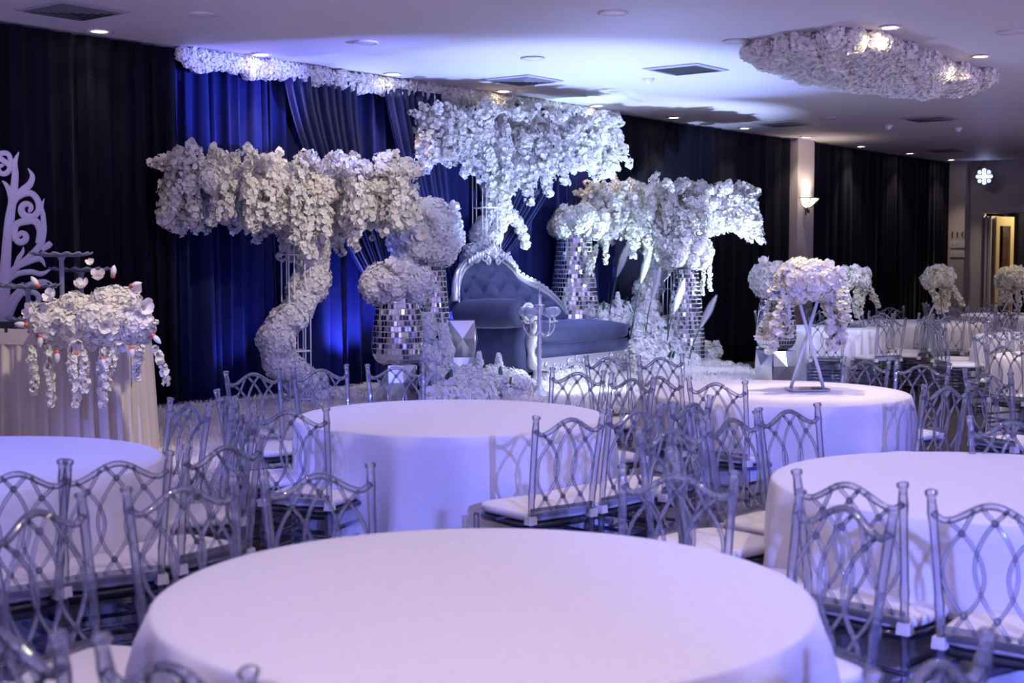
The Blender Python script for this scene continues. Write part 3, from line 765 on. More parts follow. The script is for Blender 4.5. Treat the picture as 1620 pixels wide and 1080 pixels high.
MB().grid(backside, 60, 6).build('back_panel', 'sofa', sofa)
rb = 0
for i in range(-2, 16):
    for j in range(0, 12):
        x = (i + j) * .15; z = (j - i) * .15
        if -.02 < x < 1.85 and .5 < z < ztop(x) - .06:
            MB().ball((0, 0, 0), .015, 8).build('button', 'sofa', sofa, loc=(x, SD - .065 + .10 * (z - .42) - .022, z))
# silver frame
fr = [(p.x, SD - .03 + .10 * (p.z - .42), p.z + .025) for p in XP]
mb = MB(); mb.tube(fr, .046, 10, flat=(1, 1.1)); mb.tube([(x, y - .04, z + .040) for x, y, z in fr], .018, 6); mb.tube([(x, y - .045, z - .02) for x, y, z in fr], .013, 6)
mb.build('back_frame', 'silver', sofa)
def spiral(c, r0, turns, a0, sgn, up, n=18, rad=.012):
    pts = []; rs = []
    for i in range(n):
        t_ = i / (n - 1); r_ = r0 * (1 - .85 * t_); th = a0 + sgn * turns * 2 * PI * t_
        pts.append((c[0] + r_ * math.cos(th), c[1], c[2] + r_ * math.sin(th))); rs.append(rad * (1 - .3 * t_))
    return pts, rs
mb = MB(); cxr, cyr, czr = .5, SD + .02, 1.27
for k_ in range(9):                              # shell fan
    th = PI * (.12 + .76 * k_ / 8); L_ = .15 if k_ != 4 else .18
    mb.tube([(cxr, cyr - .04, czr + .02), (cxr + math.cos(th) * L_ * .6, cyr - .06, czr + .03 + math.sin(th) * L_ * .6), (cxr + math.cos(th) * L_, cyr - .035, czr + .03 + math.sin(th) * L_)], [.014, .030, .014], 6)
for sg in (-1, 1):
    for (dx, dz, r_) in ((.15, .03, .07), (.29, .01, .062), (.09, -.02, .05)):
        p, rs = spiral((cxr + sg * dx, cyr - .045, czr + dz), r_, 1.4, PI / 2, sg, 1, 18, .017); mb.tube(p, rs, 6)
    for q_ in range(6):
        x = cxr + sg * (.18 + .045 * q_); z = ztop(max(-.05, x)) + .075; mb.ball((x, cyr - .05, z), .036, 8, 0, (1, .6, 1.2))
mb.ball((cxr, cyr - .07, czr + .03), .035, 10); mb.build('crest', 'silver', sofa)
mb = MB()
for q_ in range(12):
    x = .98 + .075 * q_; z = ztop(x) + .055
    p, rs = spiral((x, SD + .0, z + .01), .042, 1.2, .5, 1, 1, 12, .014); mb.tube(p, rs, 5)
mb.build('carved_leafwork', 'silver', sofa)
arm_c = smooth_path([(.0, 0, .72), (.06, 0, .62), (.03, 0, .50), (-.01, 0, .36), (.02, 0, .22), (.09, 0, .12), (.07, 0, .0)], 6)
mb = MB(); mb.tube([(p.x + .07, -.02, p.z) for p in arm_c], [.052 + .018 * math.sin(i * .55) for i in range(len(arm_c))], 10, flat=(1.3, 1)); mb.build('arm_post', 'silver', sofa)
mb = MB()
for r_ in (.10, .07, .04): mb.tube([(r_ * math.cos(a_ * PI / 10), -.03 - (.1 - r_) * .3, .72 + r_ * math.sin(a_ * PI / 10)) for a_ in range(20)], .014, 6, closed=True)
mb.ball((0, -.05, .72), .03, 8); mb.build('arm_rosette', 'silver', sofa)
mb = MB()
def railz(x): return .155 + .035 * math.sin(x * 9.0) * (1 if .3 < x < 1.8 else .3)
mb.grid(lambda a, b: (.12 + (SL - .2) * a, .015 - .015 * math.sin(PI * b), (railz(.12 + (SL - .2) * a) - .05) * (1 - b) + .235 * b), 60, 4)
mb.tube([(.12 + (SL - .2) * i / 50, 0.0, railz(.12 + (SL - .2) * i / 50) - .045) for i in range(51)], .014, 6)
for q_ in range(13):
    x = .22 + .135 * q_; p, rs = spiral((x, -.015, railz(x) + .01), .04, 1.3, .4 + q_, 1 if q_ % 2 else -1, 1, 12, .012); mb.tube(p, rs, 5)
mb.build('carved_rail', 'silver', sofa)
for (x, y) in ((SL - .1, .04), (SL - .1, SD - .05), (.08, SD - .03)):
    p = smooth_path([(x, y, .24), (x + .03, y - .01, .15), (x - .01, y, .06), (x + .02, y - .02, .0)], 4)
    MB().tube(p, [.045 - .0015 * i for i in range(len(p))], 8).build('leg', 'silver', sofa)

# ------------------------------------------------------------------ candelabra
pk = at_z(853, 625, STG + .015); sk = FPX / pk.y
cd = thing('candelabra', 'tall silver five-arm candelabra standing in front of the sofa', 'candelabra', pk)
Hk = (622 - 443) / sk
MB().lathe([(0, 0), (.13, 0), (.125, .012), (.09, .03), (.045, .05), (.03, .09), (.02, .10)], 20).build('foot', 'silver', cd)
pr_ = [(.022, .09)]
for i in range(24):
    z = .1 + (Hk * .80) * i / 23; pr_.append((.016 + .010 * abs(math.sin(i * 1.3)), z))
MB().lathe(pr_, 12).build('stem', 'silver', cd)
MB().lathe([(.004, Hk * .8), (.012, Hk * .82), (.005, Hk * .85), (.005, Hk * .93), (.012, Hk * .945), (.004, Hk * .96), (.0, Hk)], 10).build('finial', 'silver', cd)
MB().lathe([(0, Hk * .79), (.05, Hk * .795), (.055, Hk * .805), (.01, Hk * .81)], 16).build('drip_pan', 'silver', cd)
za = Hk * .58
for k_ in range(5):
    th = k_ * 2 * PI / 5 + .35; c_, s_ = math.cos(th), math.sin(th)
    p = smooth_path([(0, 0, za), (c_ * .05, s_ * .05, za - .05), (c_ * .11, s_ * .11, za - .04), (c_ * .15, s_ * .15, za + .02), (c_ * .15, s_ * .15, za + .07)], 5)
    ar = MB().tube(p, .009, 6).build('arm', 'silver', cd)
    MB().lathe([(.0, .07), (.035, .075), (.04, .085), (.014, .09), (.014, .115), (.02, .12), (0, .12)], 12, (c_ * .15, s_ * .15, za)).build('candle_cup', 'silver', ar)
    MB().lathe([(.01, .12), (.05, .14), (.068, .17), (.06, .2), (.045, .215)], 14, (c_ * .15, s_ * .15, za)).build('glass_bowl', 'glass', ar)

# ------------------------------------------------------------------ flower banks on the stage
def bank(label, poly_px, o0, o1, n, r, seed, zb=STG):
    rr = random.Random(seed)
    xs_ = [p[0] for p in poly_px]; ys_ = [p[1] for p in poly_px]
    V = [Vector((x, y, 0)) for x, y in poly_px]; ya, yb = min(ys_), max(ys_)
    c = at_o(sum(xs_) / len(xs_), yb, o0); t = thing('flower_bank', label, 'flowers', (c.x, c.y, zb))
    k_ = 0
    while k_ < n:
        x, y = rr.uniform(min(xs_), max(xs_)), rr.uniform(ya, yb)
        if not inpoly(Vector((x, y, 0)), V): continue
        k_ += 1
        off = o0 + (o1 - o0) * (yb - y) / max(1, yb - ya)
        p = at_o(x, y, off + rr.uniform(-.05, .05)); p.z = max(p.z, zb + .05)
        put(rr.choice(HYD), 'hydrangea', t, p - t.location, rot=rnd_rot(rr), scale=r * rr.uniform(.75, 1.2))
        if rr.random() < .28: 
            put(BUD if rr.random() < .35 else rr.choice(MAG), 'magnolia', t, p + Vector((rr.uniform(-.04, .04), -r * .9, r * .6)) - t.location, rot=aim((rr.uniform(-.6, .6), -.7, rr.uniform(.1, 1))), scale=r * .75)
        if rr.random() < .12:
            a_ = rr.uniform(0, 6.28)
            MB().grid(lambda a, b: ((a - .5) * .05 * math.sin(PI * (b * .9 + .05)), .02 * math.sin(PI * a), b * .13), 2, 4).build('leaf', 'green', t, loc=p + Vector((0, -.06, r * .4)) - t.location).rotation_euler = (rr.uniform(-.2, .6), rr.uniform(-.6, .6), a_)
    return t
bank('bank of white hydrangeas on the stage floor in front of the sofa arm', [(672, 600), (700, 582), (770, 590), (835, 598), (848, 625), (840, 634), (672, 634)], 2.35, 1.75, 70, .10, 71)
bank('column of white flowers between the front left vase and the mirrored block', [(668, 500), (690, 490), (704, 520), (706, 600), (668, 606)], 1.85, 1.5, 34, .09, 72)
bank('white flowers tucked under the carved front rail of the sofa', [(860, 590), (930, 582), (1000, 575), (1000, 606), (866, 612)], 1.5, 1.25, 46, .085, 73)
bank('big bank of white flowers beyond the right end of the sofa', [(1005, 505), (1060, 510), (1098, 540), (1112, 590), (1040, 606), (1000, 600)], 1.75, 1.0, 96, .10, 74)
bank('small mound of white flowers behind the seat end of the sofa', [(928, 492), (975, 480), (1005, 500), (1030, 515), (1000, 520), (930, 512)], 1.0, .75, 30, .09, 75)
rr = random.Random(76)
tr_ = thing('flower_trail', 'low trail of white flowers running down the right edge of the stage', 'flowers', W(6.9, 1.9, 0))
for i in range(64):
    q_ = rr.random() * .85; k_ = 0; u_, o_ = 7.65 - 1.75 * q_, 1.05 + 1.8 * q_; k_ = rr.uniform(-.22 if q_ < .3 else .0, .22)
    p = W(u_ + k_ * .7, o_ + k_ * .7, STG + .06 + rr.uniform(0, .08) if k_ < 0 and q_ < .3 else rr.uniform(.06, .2)); put(rr.choice(HYD), 'hydrangea', tr_, p - tr_.location, rot=rnd_rot(rr), scale=rr.uniform(.07, .10))
    if i % 6 == 0: put(BUD if i % 4 else rr.choice(MAG), 'magnolia_bud', tr_, p + Vector((0, -.05, .06)) - tr_.location, rot=aim((rr.uniform(-.5, .5), -.5, 1)), scale=.09)

def spike(label, px, py0, py1, off, seed, group=None):
    b = at_o(px, py0, off); s = FPX / b.y; H_ = (py0 - py1) / s; rr = random.Random(seed)
    t = thing('flower_spike', label, 'flower', b)
    MB().tube([(0, 0, -.12), (.01, 0, H_ * .9)], .006, 5).build('stalk', 'green', t)
    mb = MB()
    for i in range(60):
        f_ = i / 60; th = i * 2.4; rad = .05 * (1 - f_ * .8); d = Vector((math.cos(th), math.sin(th), .3)).normalized()
        floret(mb, Vector((math.cos(th) * rad, math.sin(th) * rad, H_ * (.1 + .9 * f_))), d, .035 * (1 - .5 * f_), 4, rr, .4)
    mb.build('florets', 'petal', t, False)
    for k_ in range(2):
        MB().grid(lambda a, b_: ((a - .5) * .05 * math.sin(PI * (b_ * .9 + .05)), .015 * math.sin(PI * a), b_ * .16), 2, 4).build('leaf', 'green', t).rotation_euler = (.5, 0, k_ * 2.6 + seed)
    return t
spike('white stock flower spike left of its twin before the sofa arm', 758, 598, 556, 1.85, 1)
spike('white stock flower spike right of its twin before the sofa arm', 789, 600, 558, 1.85, 2)
spike('white stock flower spike behind the seat end of the sofa', 977, 500, 462, .95, 3)
spike('small white flower spike at the low end of the right flower bank', 1122, 592, 568, 1.6, 4)
spike('tiny white flower spike in the trail left of the right front vase', 1150, 597, 580, 1.5, 5)
def pampas(label, tip, neck, foot, off, seed):
    b = at_o(*foot, off); s = FPX / b.y
    P_ = lambda q_: at_d(q_[0], q_[1], b.y) - b
    t = thing('pampas_stem', label, 'pampas grass', b); rr = random.Random(seed)
    n_, tp = P_(neck), P_(tip)
    MB().tube(smooth_path([(0, 0, -.1), n_ * .5, n_, n_.lerp(tp, .6)], 4), .006, 5).build('stalk', 'green', t)
    ax = tp - n_; L_ = ax.length; ax.normalize(); a_, b_ = basis(ax); mb = MB()
    for i in range(1100):
        f_ = rr.random() ** .9; th = rr.uniform(0, 6.28); r_ = .055 * math.sin(PI * (f_ * .85 + .12)) ** .7
        o_ = n_ + ax * (L_ * f_ * .88); d = a_ * math.cos(th) + b_ * math.sin(th)
        e_ = o_ + d * r_ + ax * (.07 + .05 * rr.random()); sd = ax.cross(d) * .0035
        mb.add([o_ - sd, o_ + sd, e_], [(0, 1, 2)])
    mb.build('plume', 'plume', t, False)
    for k_ in range(2):
        w_ = Vector((rr.uniform(-.06, .06), rr.uniform(-.04, .04), 0))
        pts_ = smooth_path([(0, 0, -.1), n_ * .5 + w_, n_ * (1.2 + .2 * k_) + w_ * 1.5], 5)
        MB().tube(pts_, [.011 * (1 - i / len(pts_)) + .001 for i in range(len(pts_))], 4, flat=(1, .25)).build('blade_leaf', 'green', t)
pampas('leftmost pampas plume, brightly lit beside the tall urn', (993, 388), (975, 440), (962, 496), .95, 1)
pampas('second pampas plume from the left, leaning right over the sofa end', (1028, 394), (1013, 450), (997, 522), 1.3, 2)
pampas('third pampas plume from the left, pale against the tree trunk', (1043, 428), (1029, 480), (1022, 512), 1.3, 3)
pampas('pampas plume leaning in front of the mirror-tiled urn', (1080, 448), (1064, 500), (1056, 525), 1.75, 4)
pampas('rightmost pampas plume leaning out over black curtain', (1131, 472), (1106, 522), (1088, 566), 1.7, 5)

# ------------------------------------------------------------------ cake table group at the left
def oval(c, a, b, e, f, th, ex=.55):
    ct, st_ = math.cos(th), math.sin(th); sp = lambda v: math.copysign(abs(v) ** ex, v)
    return c + e * (a * sp(ct)) + f * (b * sp(st_))
ZT = 1.15
ce = Vector((.95, -.31, 0)).normalized(); cf = Vector((.31, .95, 0))
cc = at_z(98, 516, ZT); cc.z = 0
cc = cc - ce * .36 + cf * .12
ka, kb = .80, .46
ct_ = thing('cake_table', 'cake table with cream pleated skirt, white flowers spilling over it', 'table', (cc.x, cc.y, STG))
rr = random.Random(81); wj = [rr.uniform(-1, 1) for _ in range(300)]
_ov = [oval(Vector(), ka, kb, ce, cf, 2 * PI * i / 2000) for i in range(2001)]; _al = [0]
for i in range(2000): _al.append(_al[-1] + (_ov[i + 1] - _ov[i]).length)
import bisect
def arcp(a): return _ov[min(2000, bisect.bisect_left(_al, (a % 1) * _al[-1]))].copy()
def skirtf(a, b):
    q_ = a * 46; i = int(q_) % 46
    p = arcp(a); d = (p * 1).normalized()
    am = .006 + .030 * (1 - b) ** .6 * (1 + .5 * wj[i])
    p = p + d * (am * math.sin(2 * PI * q_ + wj[i]) + .02 * (1 - b) + .004)
    return (p.x, p.y, .015 + (ZT - STG - .105) * b)
MB().grid(skirtf, 460, 8, wrap=True).build('skirt', 'skirt', ct_)
def bandf(a, b): p = oval(Vector(), ka + .012, kb + .012, ce, cf, 2 * PI * a); return (p.x, p.y, ZT - STG - .10 + .10 * b)
MB().grid(bandf, 120, 2, wrap=True).build('skirt_band', 'skirt', ct_)
mb = MB(); ring = [oval(Vector(), ka + .012, kb + .012, ce, cf, 2 * PI * i / 80) for i in range(80)]
mb.add([(p.x, p.y, z) for z in (ZT - STG - .025, ZT - STG) for p in ring], [tuple(range(79, -1, -1)), tuple(range(80, 160))] + [(i, (i + 1) % 80, 80 + (i + 1) % 80, 80 + i) for i in range(80)])
mb.build('tabletop', 'black', ct_, False)
# flower arrangement spilling over the table edge
dF = 8.35; sF = FPX / dF
fa = at_d(140, 502, dF)
fl = thing('cake_table_flowers', 'broad mound of white hydrangeas and magnolias on the cake table', 'flowers', (fa.x, fa.y, ZT))
rr = random.Random(82)
for i in range(46):
    th = rr.uniform(0, 6.28); q_ = math.sqrt(rr.random()); x, y = 140 + 88 * q_ * math.cos(th), 506 + 38 * q_ * math.sin(th)
    p = at_d(x, y, dF + (.12 if y < 500 else -.08) + rr.uniform(-.05, .05)); put(rr.choice(HYD), 'hydrangea', fl, p - fl.location, rot=rnd_rot(rr), scale=rr.uniform(.075, .105))
for x, y, sx_, sy_, sc_ in ((55, 492, -.7, .2, .10), (100, 505, -.3, -.1, .09), (85, 470, -.5, .5, .09), (130, 455, 0, 1, .085), (155, 440, .2, .6, .085), (225, 485, .8, .1, .10), (212, 462, .6, .6, .08), (125, 540, -.1, -.5, .095), (190, 543, .2, -.6, .08), (168, 515, .2, 0, .09), (200, 510, .4, .1, .085), (60, 520, -.7, -.2, .07), (235, 512, .9, -.1, .07), (143, 418, .1, .8, .05)):
    put(rr.choice(MAG), 'magnolia', fl, at_d(x, y, dF - .16) - fl.location, rot=aim((sx_, -.8, sy_)), scale=sc_ * .78)
for x, y, dx, dz in ((178, 440, .2, 1), (205, 453, .9, .25), (62, 455, -.5, .8), (45, 514, -1, .1), (64, 528, 0, -1), (90, 553, .05, -1), (121, 556, 0, -1), (160, 563, .4, -1), (208, 546, .1, -1), (240, 528, .7, -.7)):
    put(BUD, 'magnolia_bud', fl, at_d(x, y, dF - .2) - fl.location, rot=aim((dx, -.15, dz)), scale=.075)
for x, y, L_ in ((48, 545, 1.05), (74, 545, 1.3), (114, 548, 1.25), (133, 550, .95), (161, 548, 1.3), (181, 545, 1.3), (222, 545, .8), (246, 545, .85), (112, 560, .6), (244, 505, .55), (55, 520, .4)):
    put(rr.choice(STR), 'hanging_strand', fl, at_d(x, y, dF - .20) - fl.location, rot=(0, 0, rr.uniform(0, 6)), scale=(.85, .85, L_ * .8))
# cake stands
def cake_stand(label, px, py, d, dia):
    p = at_d(px, py, d); t = thing('cake_stand', label, 'cake stand', (p.x, p.y, ZT)); h = p.z - ZT
    def pl(a, b):
        th = 2 * PI * a; r_ = dia / 2 * b; wv = .010 * math.sin(th * 16) * b ** 4
        return ((r_ + wv * .6) * math.cos(th), (r_ + wv * .6) * math.sin(th), h - .02 + .024 * b ** 3 + wv * .7)
    mb = MB().grid(pl, 96, 8, wrap=True); o_ = mb.build('plate', 'glass', t); o_.modifiers.new('thickness', 'SOLIDIFY').thickness = -.008
    if h > .12:
        MB().lathe([(.018, .01), (.016, .03), (.016, h - .05), (.026, h - .03), (.03, h - .022)], 12).build('column', 'glass', t)
        MB().lathe([(0, 0), (.08, 0), (.075, .012), (.02, .02), (0, .02)], 20).build('foot', 'glass', t)
    else: MB().lathe([(0, 0), (.06, 0), (.05, .01), (.03, h - .02)], 20).build('foot', 'glass', t)
cake_stand('tallest glass cake stand, its frilled plate highest on the cake table', 97, 400, 8.75, .385)
cake_stand('middle-height glass cake stand behind the magnolia bloom', 128, 424, 9.0, .40)
cake_stand('lower glass cake stand at the left edge, in front of the carved panel', 44, 450, 8.7, .40)
cake_stand('lowest glass cake stand, half hidden by flowers on the black tabletop', 36, 503, 8.75, .20)

# ------------------------------------------------------------------ carved scroll panel behind the cake table
dS = 9.55; sS = FPX / dS
ps = at_d(-8, 640, dS); sp = thing('carved_scroll_panel', 'tall white carved scrollwork panel at the left edge behind the cake stands', 'panel', (ps.x, ps.y, STG))
def S(px, py): p = at_d(px, py, dS); return Vector((p.x - ps.x, 0, p.z - STG))
def stroke(name, pts, ws, mirror=True):
    P_ = smooth_path([S(*q_) for q_ in pts], 7); n_ = len(P_)
    rs = []
    for i in range(n_):
        f_ = i / (n_ - 1) * (len(ws) - 1); k_ = int(min(f_, len(ws) - 2)); rs.append((ws[k_] + (ws[k_ + 1] - ws[k_]) * (f_ - k_)) / sS / 2)
    MB().tube(P_, rs, 10, ref=(0, 1, 0), flat=(1, 1)).build(name, 'scroll', sp).scale = (1, .55, 1)
    if mirror: MB().tube([Vector((-p.x, p.y, p.z)) for p in P_], rs, 10, ref=(0, 1, 0)).build(name, 'scroll', sp).scale = (1, .55, 1)
def curl(cx_, cy_, r0, r1, a0, a1, n=12): return [(cx_ + (r0 + (r1 - r0) * i / n) * math.cos(a0 + (a1 - a0) * i / n), cy_ + (r0 + (r1 - r0) * i / n) * math.sin(a0 + (a1 - a0) * i / n)) for i in range(n + 1)]
stroke('trunk', [(0, 640), (2, 560), (6, 470), (10, 400), (14, 350), (18, 320)], [30, 26, 20, 16, 14, 10], False)
stroke('leaf', [(18, 322), (22, 300), (24, 275), (23, 258), (30, 240)], [12, 13, 11, 10, 1])
stroke('leaf', [(26, 310), (38, 300), (48, 290), (51, 278), (44, 266)], [12, 13, 11, 8, 1])
stroke('leaf', [(18, 318), (14, 300), (8, 290), (3, 286)], [9, 9, 6, 1])
stroke('scroll', [(18, 350), (22, 320), (35, 308), (50, 306), (60, 318), (61, 333), (52, 343)] + curl(44, 330, 13, 3, 1.3, 7.6, 14), [10, 10, 11, 12, 11, 9, 8, 6])
stroke('scroll', [(62, 385), (64, 365), (56, 350), (40, 350), (26, 355), (23, 368), (25, 380)] + curl(34, 374, 10, 3, 2.6, -3.6, 14), [13, 12, 10, 11, 11, 9, 8, 5])
stroke('scroll', [(18, 258), (14, 245), (6, 242), (-4, 246)] + curl(4, 266, 12, 3, -.4, 5.2, 12), [8, 9, 9, 8, 7, 5])
stroke('leaf', [(64, 388), (69, 365), (68, 340), (66, 328), (70, 314)], [12, 10, 8, 6, 1])
stroke('leaf', [(66, 395), (76, 388), (81, 384)], [8, 11, 8])
stroke('branch', [(8, 450), (24, 425), (44, 408), (62, 390), (64, 380)], [12, 11, 10, 11, 12])
stroke('leaf', [(24, 424), (30, 408), (36, 398), (37, 390)], [8, 8, 6, 1])
stroke('leaf', [(32, 420), (50, 412), (64, 410), (72, 422)], [8, 10, 9, 1])
stroke('leaf', [(8, 448), (26, 434), (48, 430), (66, 433), (82, 424)], [8, 9, 9, 8, 1])
stroke('leaf', [(4, 500), (22, 470), (44, 452), (70, 446), (90, 455)], [12, 12, 10, 9, 2])
stroke('branch', [(-2, 560), (8, 520), (22, 480), (40, 458)], [14, 13, 12, 8])
stroke('scroll', curl(52, 474, 14, 4, 3.6, 9.0, 14), [8, 9, 8, 5])

# ------------------------------------------------------------------ tables
RT = .83
TB = {'front': (Vector((-.07, 3.41, 0)), 'large round table in the foreground, its white cloth filling the bottom', 'the foreground table'),
      'second': (Vector((-.32, 7.23, 0)), 'round white table in the middle, just before the stage flowers', 'the middle table before the stage'),
      'third': (Vector((1.65, 8.50, 0)), 'round white table holding the nearest tall flower centrepiece', 'the table with the nearest centrepiece'),
      'right': (Vector((1.82, 5.08, 0)), 'round white table cut off by the right edge, cloth lit blue', 'the blue-lit table at the right edge'),
      'left': (Vector((-2.30, 5.59, 0)), 'round table cut off by the left edge, its top glowing blue', 'the blue-topped table at the left edge'),
      'pilaster': (Vector((3.72, 16.1, 0)), 'far round table nearest the pilaster, behind the nearest centrepiece', 'the far table nearest the pilaster'),
      'far': (Vector((5.18, 17.35, 0)), 'far round table with a centrepiece in front of the black curtains', 'the far table before the black curtains'),
      'door': (Vector((7.3, 19.5, 0)), 'farthest round table, in front of the doorway', 'the farthest table by the doorway'),
      'side': (Vector((5.8, 14.4, 0)), 'bluish round table at the right edge before the doorway table', 'the bluish far table at the right edge'),
      'edge': (Vector((4.93, 11.4, 0)), 'round white table barely in view at the right edge, behind a clear chair', 'the table barely in view at right')}
def cloth_mesh(seed):
    rr = random.Random(seed); K = 72; ph = [rr.uniform(0, 6.28) for _ in range(5)]
    nf = rr.choice((14, 16, 17)); mb = MB()
    prof = [(.0, .0), (.35, .0), (.7, 0), (.93, 0), (.985, -.0015), (1.0, -.008)] 
    vs = []; n_ = 144
    rows = []
    for q_, dz in prof: rows.append([(RT * q_ * math.cos(2 * PI * i / n_), RT * q_ * math.sin(2 * PI * i / n_), .76 + dz) for i in range(n_)])
    for j in range(1, 13):
        f_ = j / 12; z = .752 - (.752 - .012) * f_; row = []
        for i in range(n_):
            th = 2 * PI * i / n_
            fold = math.sin(nf * th + ph[0] + 1.1 * math.sin(2 * th + ph[1])); fold = (fold * .5 + .5) ** 2.2 * (.6 + .4 * math.sin(3 * th + ph[3]))
            fold2 = .35 * math.sin((2 * nf + 3) * th + ph[2])
            r_ = RT + .006 + .012 * min(1, f_ * 6) + (.035 * f_ + .135 * f_ ** .55 * (fold + .3 * fold2 * f_ - .35))
            row.append((r_ * math.cos(th), r_ * math.sin(th), z))
        rows.append(row)
    vs = [p for row in rows for p in row]
    fs = [(j * n_ + i, j * n_ + (i + 1) % n_, (j + 1) * n_ + (i + 1) % n_, (j + 1) * n_ + i) for j in range(len(rows) - 1) for i in range(n_)]
    mb.add(vs, [tuple(reversed(f)) for f in fs]); return mb.mesh('tablecloth', 'cloth')
CL = [cloth_mesh(s) for s in (3, 8, 13)]
TOPM = MB().lathe([(0, .70), (RT - .02, .70), (RT - .015, .735), (RT - .02, .75), (0, .75)], 48).mesh('tabletop', 'whitemetal')
LEGM = MB().lathe([(0, .0), (.30, 0), (.30, .02), (.05, .05), (.04, .7), (.2, .70)], 24).mesh('pedestal', 'dark')
for i, (k_, (c, lab, _)) in enumerate(TB.items()):
    t = thing('banquet_table', lab, 'table', c, i * .7 + .2, 'round banquet tables')
    if k_ == 'pilaster': t.scale = (.82, .82, 1)
    put(CL[i % 3], 'tablecloth', t); put(TOPM, 'tabletop', t); put(LEGM, 'pedestal', t)

# ------------------------------------------------------------------ clear acrylic chairs
def chair_proto():
    t = thing('acrylic_chair', 'clear acrylic chair', 'chair', (0, 0, 0))
    out = []
    def post(sg):
        ctrl = [(.190, -.205, 0), (.180, -.195, .22), (.170, -.190, .45), (.176, -.212, .66), (.186, -.250, .905)]
        pts = smooth_path([(sg * x, y, z) for x, y, z in ctrl], 7); rs = []
        for p in pts:
            r_ = .0145
            for zb in (.13, .27, .40, .56, .72, .85):
                if abs(p.z - zb) < .014: r_ = .0175
            rs.append(r_)
        e = pts[-1]; pts += [e + Vector((0, 0, .002)), e + Vector((0, -.002, .012)), e + Vector((0, -.003, .016))]; rs += [.019, .020, .014]
        return MB().tube(pts, rs, 8)
    def fleg(sg):
        pts = [(sg * .195, .20, z) for z in (0, .06, .12, .13, .14, .2, .26, .27, .28, .34, .40, .43)]
        rs = [.012, .0135, .0135, .017, .0135, .0135, .0135, .017, .0135, .0135, .0135, .0135]
        return MB().tube(pts, rs, 8)
    for sg in (-1, 1):
        out.append(post(sg).build('back_post', 'acrylic', t)); out.append(fleg(sg).build('front_leg', 'acrylic', t))
    yb = lambda z: -.19 - .060 * max(0, (z - .45) / .455) ** 1.15
    # serpentine top rail
    pts = []
    for i in range(25):
        s = -1 + 2 * i / 24; z = .862 + .030 * math.cos(PI * s * 1.18) + (.016 * max(0, abs(s) - .82) / .18); x = s * .183
        pts.append((x, yb(z) - .006 * (1 - s * s), z))
    out.append(MB().tube(pts, .0115, 8, flat=(1.15, .95)).build('top_rail', 'acrylic', t))
    mb = MB()
    for xk in (-.098, 0, .098):
        for sg in (-1, 1):
            pts = []; zt = .862 + .030 * math.cos(PI * (xk - sg * .04) / .183 * 1.18); zc = .862 + .030 * math.cos(PI * xk / .183 * 1.18) - .052
            for i in range(19):
                f_ = i / 18; z = zt - (zt - .490) * f_
                if z > zc: x = xk - sg * .040 * (z - zc) / (zt - zc)
                elif z < .545: x = xk - sg * .036 * (.545 - z) / .055
                else: x = xk + sg * .062 * math.sin(PI * (zc - z) / (zc - .545)) ** .85
                pts.append((x, yb(z) + sg * .003, z))
            mb.tube(pts, .0068, 6)
        for z in (zc, .545): mb.ball((xk, yb(z), z), .0125, 8)
    out.append(mb.build('lattice_back', 'acrylic', t))
    mb = MB(); mb.box((0, yb(.475), .478), (.335, .016, .036)); mb.tube([(-.17, yb(.5), .498), (.17, yb(.5), .498)], .008, 6)
    out.append(mb.build('lower_rail', 'acrylic', t, False))
    def seat(zc, wv, h):
        def fn(a, b):
            th, ph_ = 2 * PI * a, PI * (b - .5); q = lambda v, e: math.copysign(abs(v) ** e, v)
            x = q(math.cos(th), .4) * q(math.cos(ph_), .25); y = q(math.sin(th), .4) * q(math.cos(ph_), .25)
            return (x * wv * (1 + .04 * y), y * .205 + .005, zc + h / 2 * q(math.sin(ph_), .5) + (.012 * (1 - x * x) * (1 - y * y) if b > .5 else 0))
        return fn
    out.append(MB().grid(seat(.422, .205, .035), 28, 8, wrap=True).build('seat_frame', 'smoke', t))
    out.append(MB().grid(seat(.462, .200, .045), 28, 8, wrap=True).build('cushion', 'cushion', t))
    for sg in (-1, 1):
        out.append(MB().box((sg * .171, -.19, .452), (.042, .042, .036), taper=.9).build('cushion_tie', 'cushion', t, False))
        mb = MB()
        for z in (.13, .20, .27, .34): mb.tube([(sg * .188, -.197, z), (sg * .195, .20, z)], .009, 6)
        out.append(mb.build('side_stretcher', 'smoke', t))
    for y, xw in ((.20, .195), (-.198, .185)):
        mb = MB()
        for z in (.17, .24, .31): mb.tube([(-xw, y, z), (xw, y, z)], .009, 6)
        out.append(mb.build('cross_stretcher', 'smoke', t))
    return t, out
proto, pch = chair_proto()
CHAIRS = []                                      # (table, x, y, heading)
def P2(l, r, tab, face=None, k=.5, dz=0):
    a, b = at_z(l[0], l[1], .918), at_z(r[0], r[1], .918); m_ = (a + b) / 2
    tgt = TB[tab][0] if face is None else TB[face][0]
    to = Vector((tgt.x - m_.x, tgt.y - m_.y)).normalized()
    d = Vector((b.x - a.x, b.y - a.y)).normalized(); n1 = Vector((-d.y, d.x)); n1 = n1 if n1.dot(to) > 0 else -n1
    h = (n1 * k + to * (1 - k)).normalized()
    CHAIRS.append((tab, m_.x + h.x * .25, m_.y + h.y * .25, h))
P2((-50, 748), (96, 727), 'left'); P2((113, 724), (262, 717), 'left'); P2((286, 704), (411, 691), 'left'); P2((348, 639), (425, 661), 'left'); P2((264, 626), (338, 643), 'left')
P2((-35, 815), (141, 780), 'front'); P2((207, 769), (383, 750), 'front'); P2((418, 747), (568, 735), 'front'); P2((990, 739), (1155, 743), 'front'); P2((172, 1000), (383, 1065), 'front'); P2((-90, 965), (90, 990), 'front')
P2((1252, 775), (1428, 806), 'front'); P2((1400, 1062), (1545, 1000), 'front')
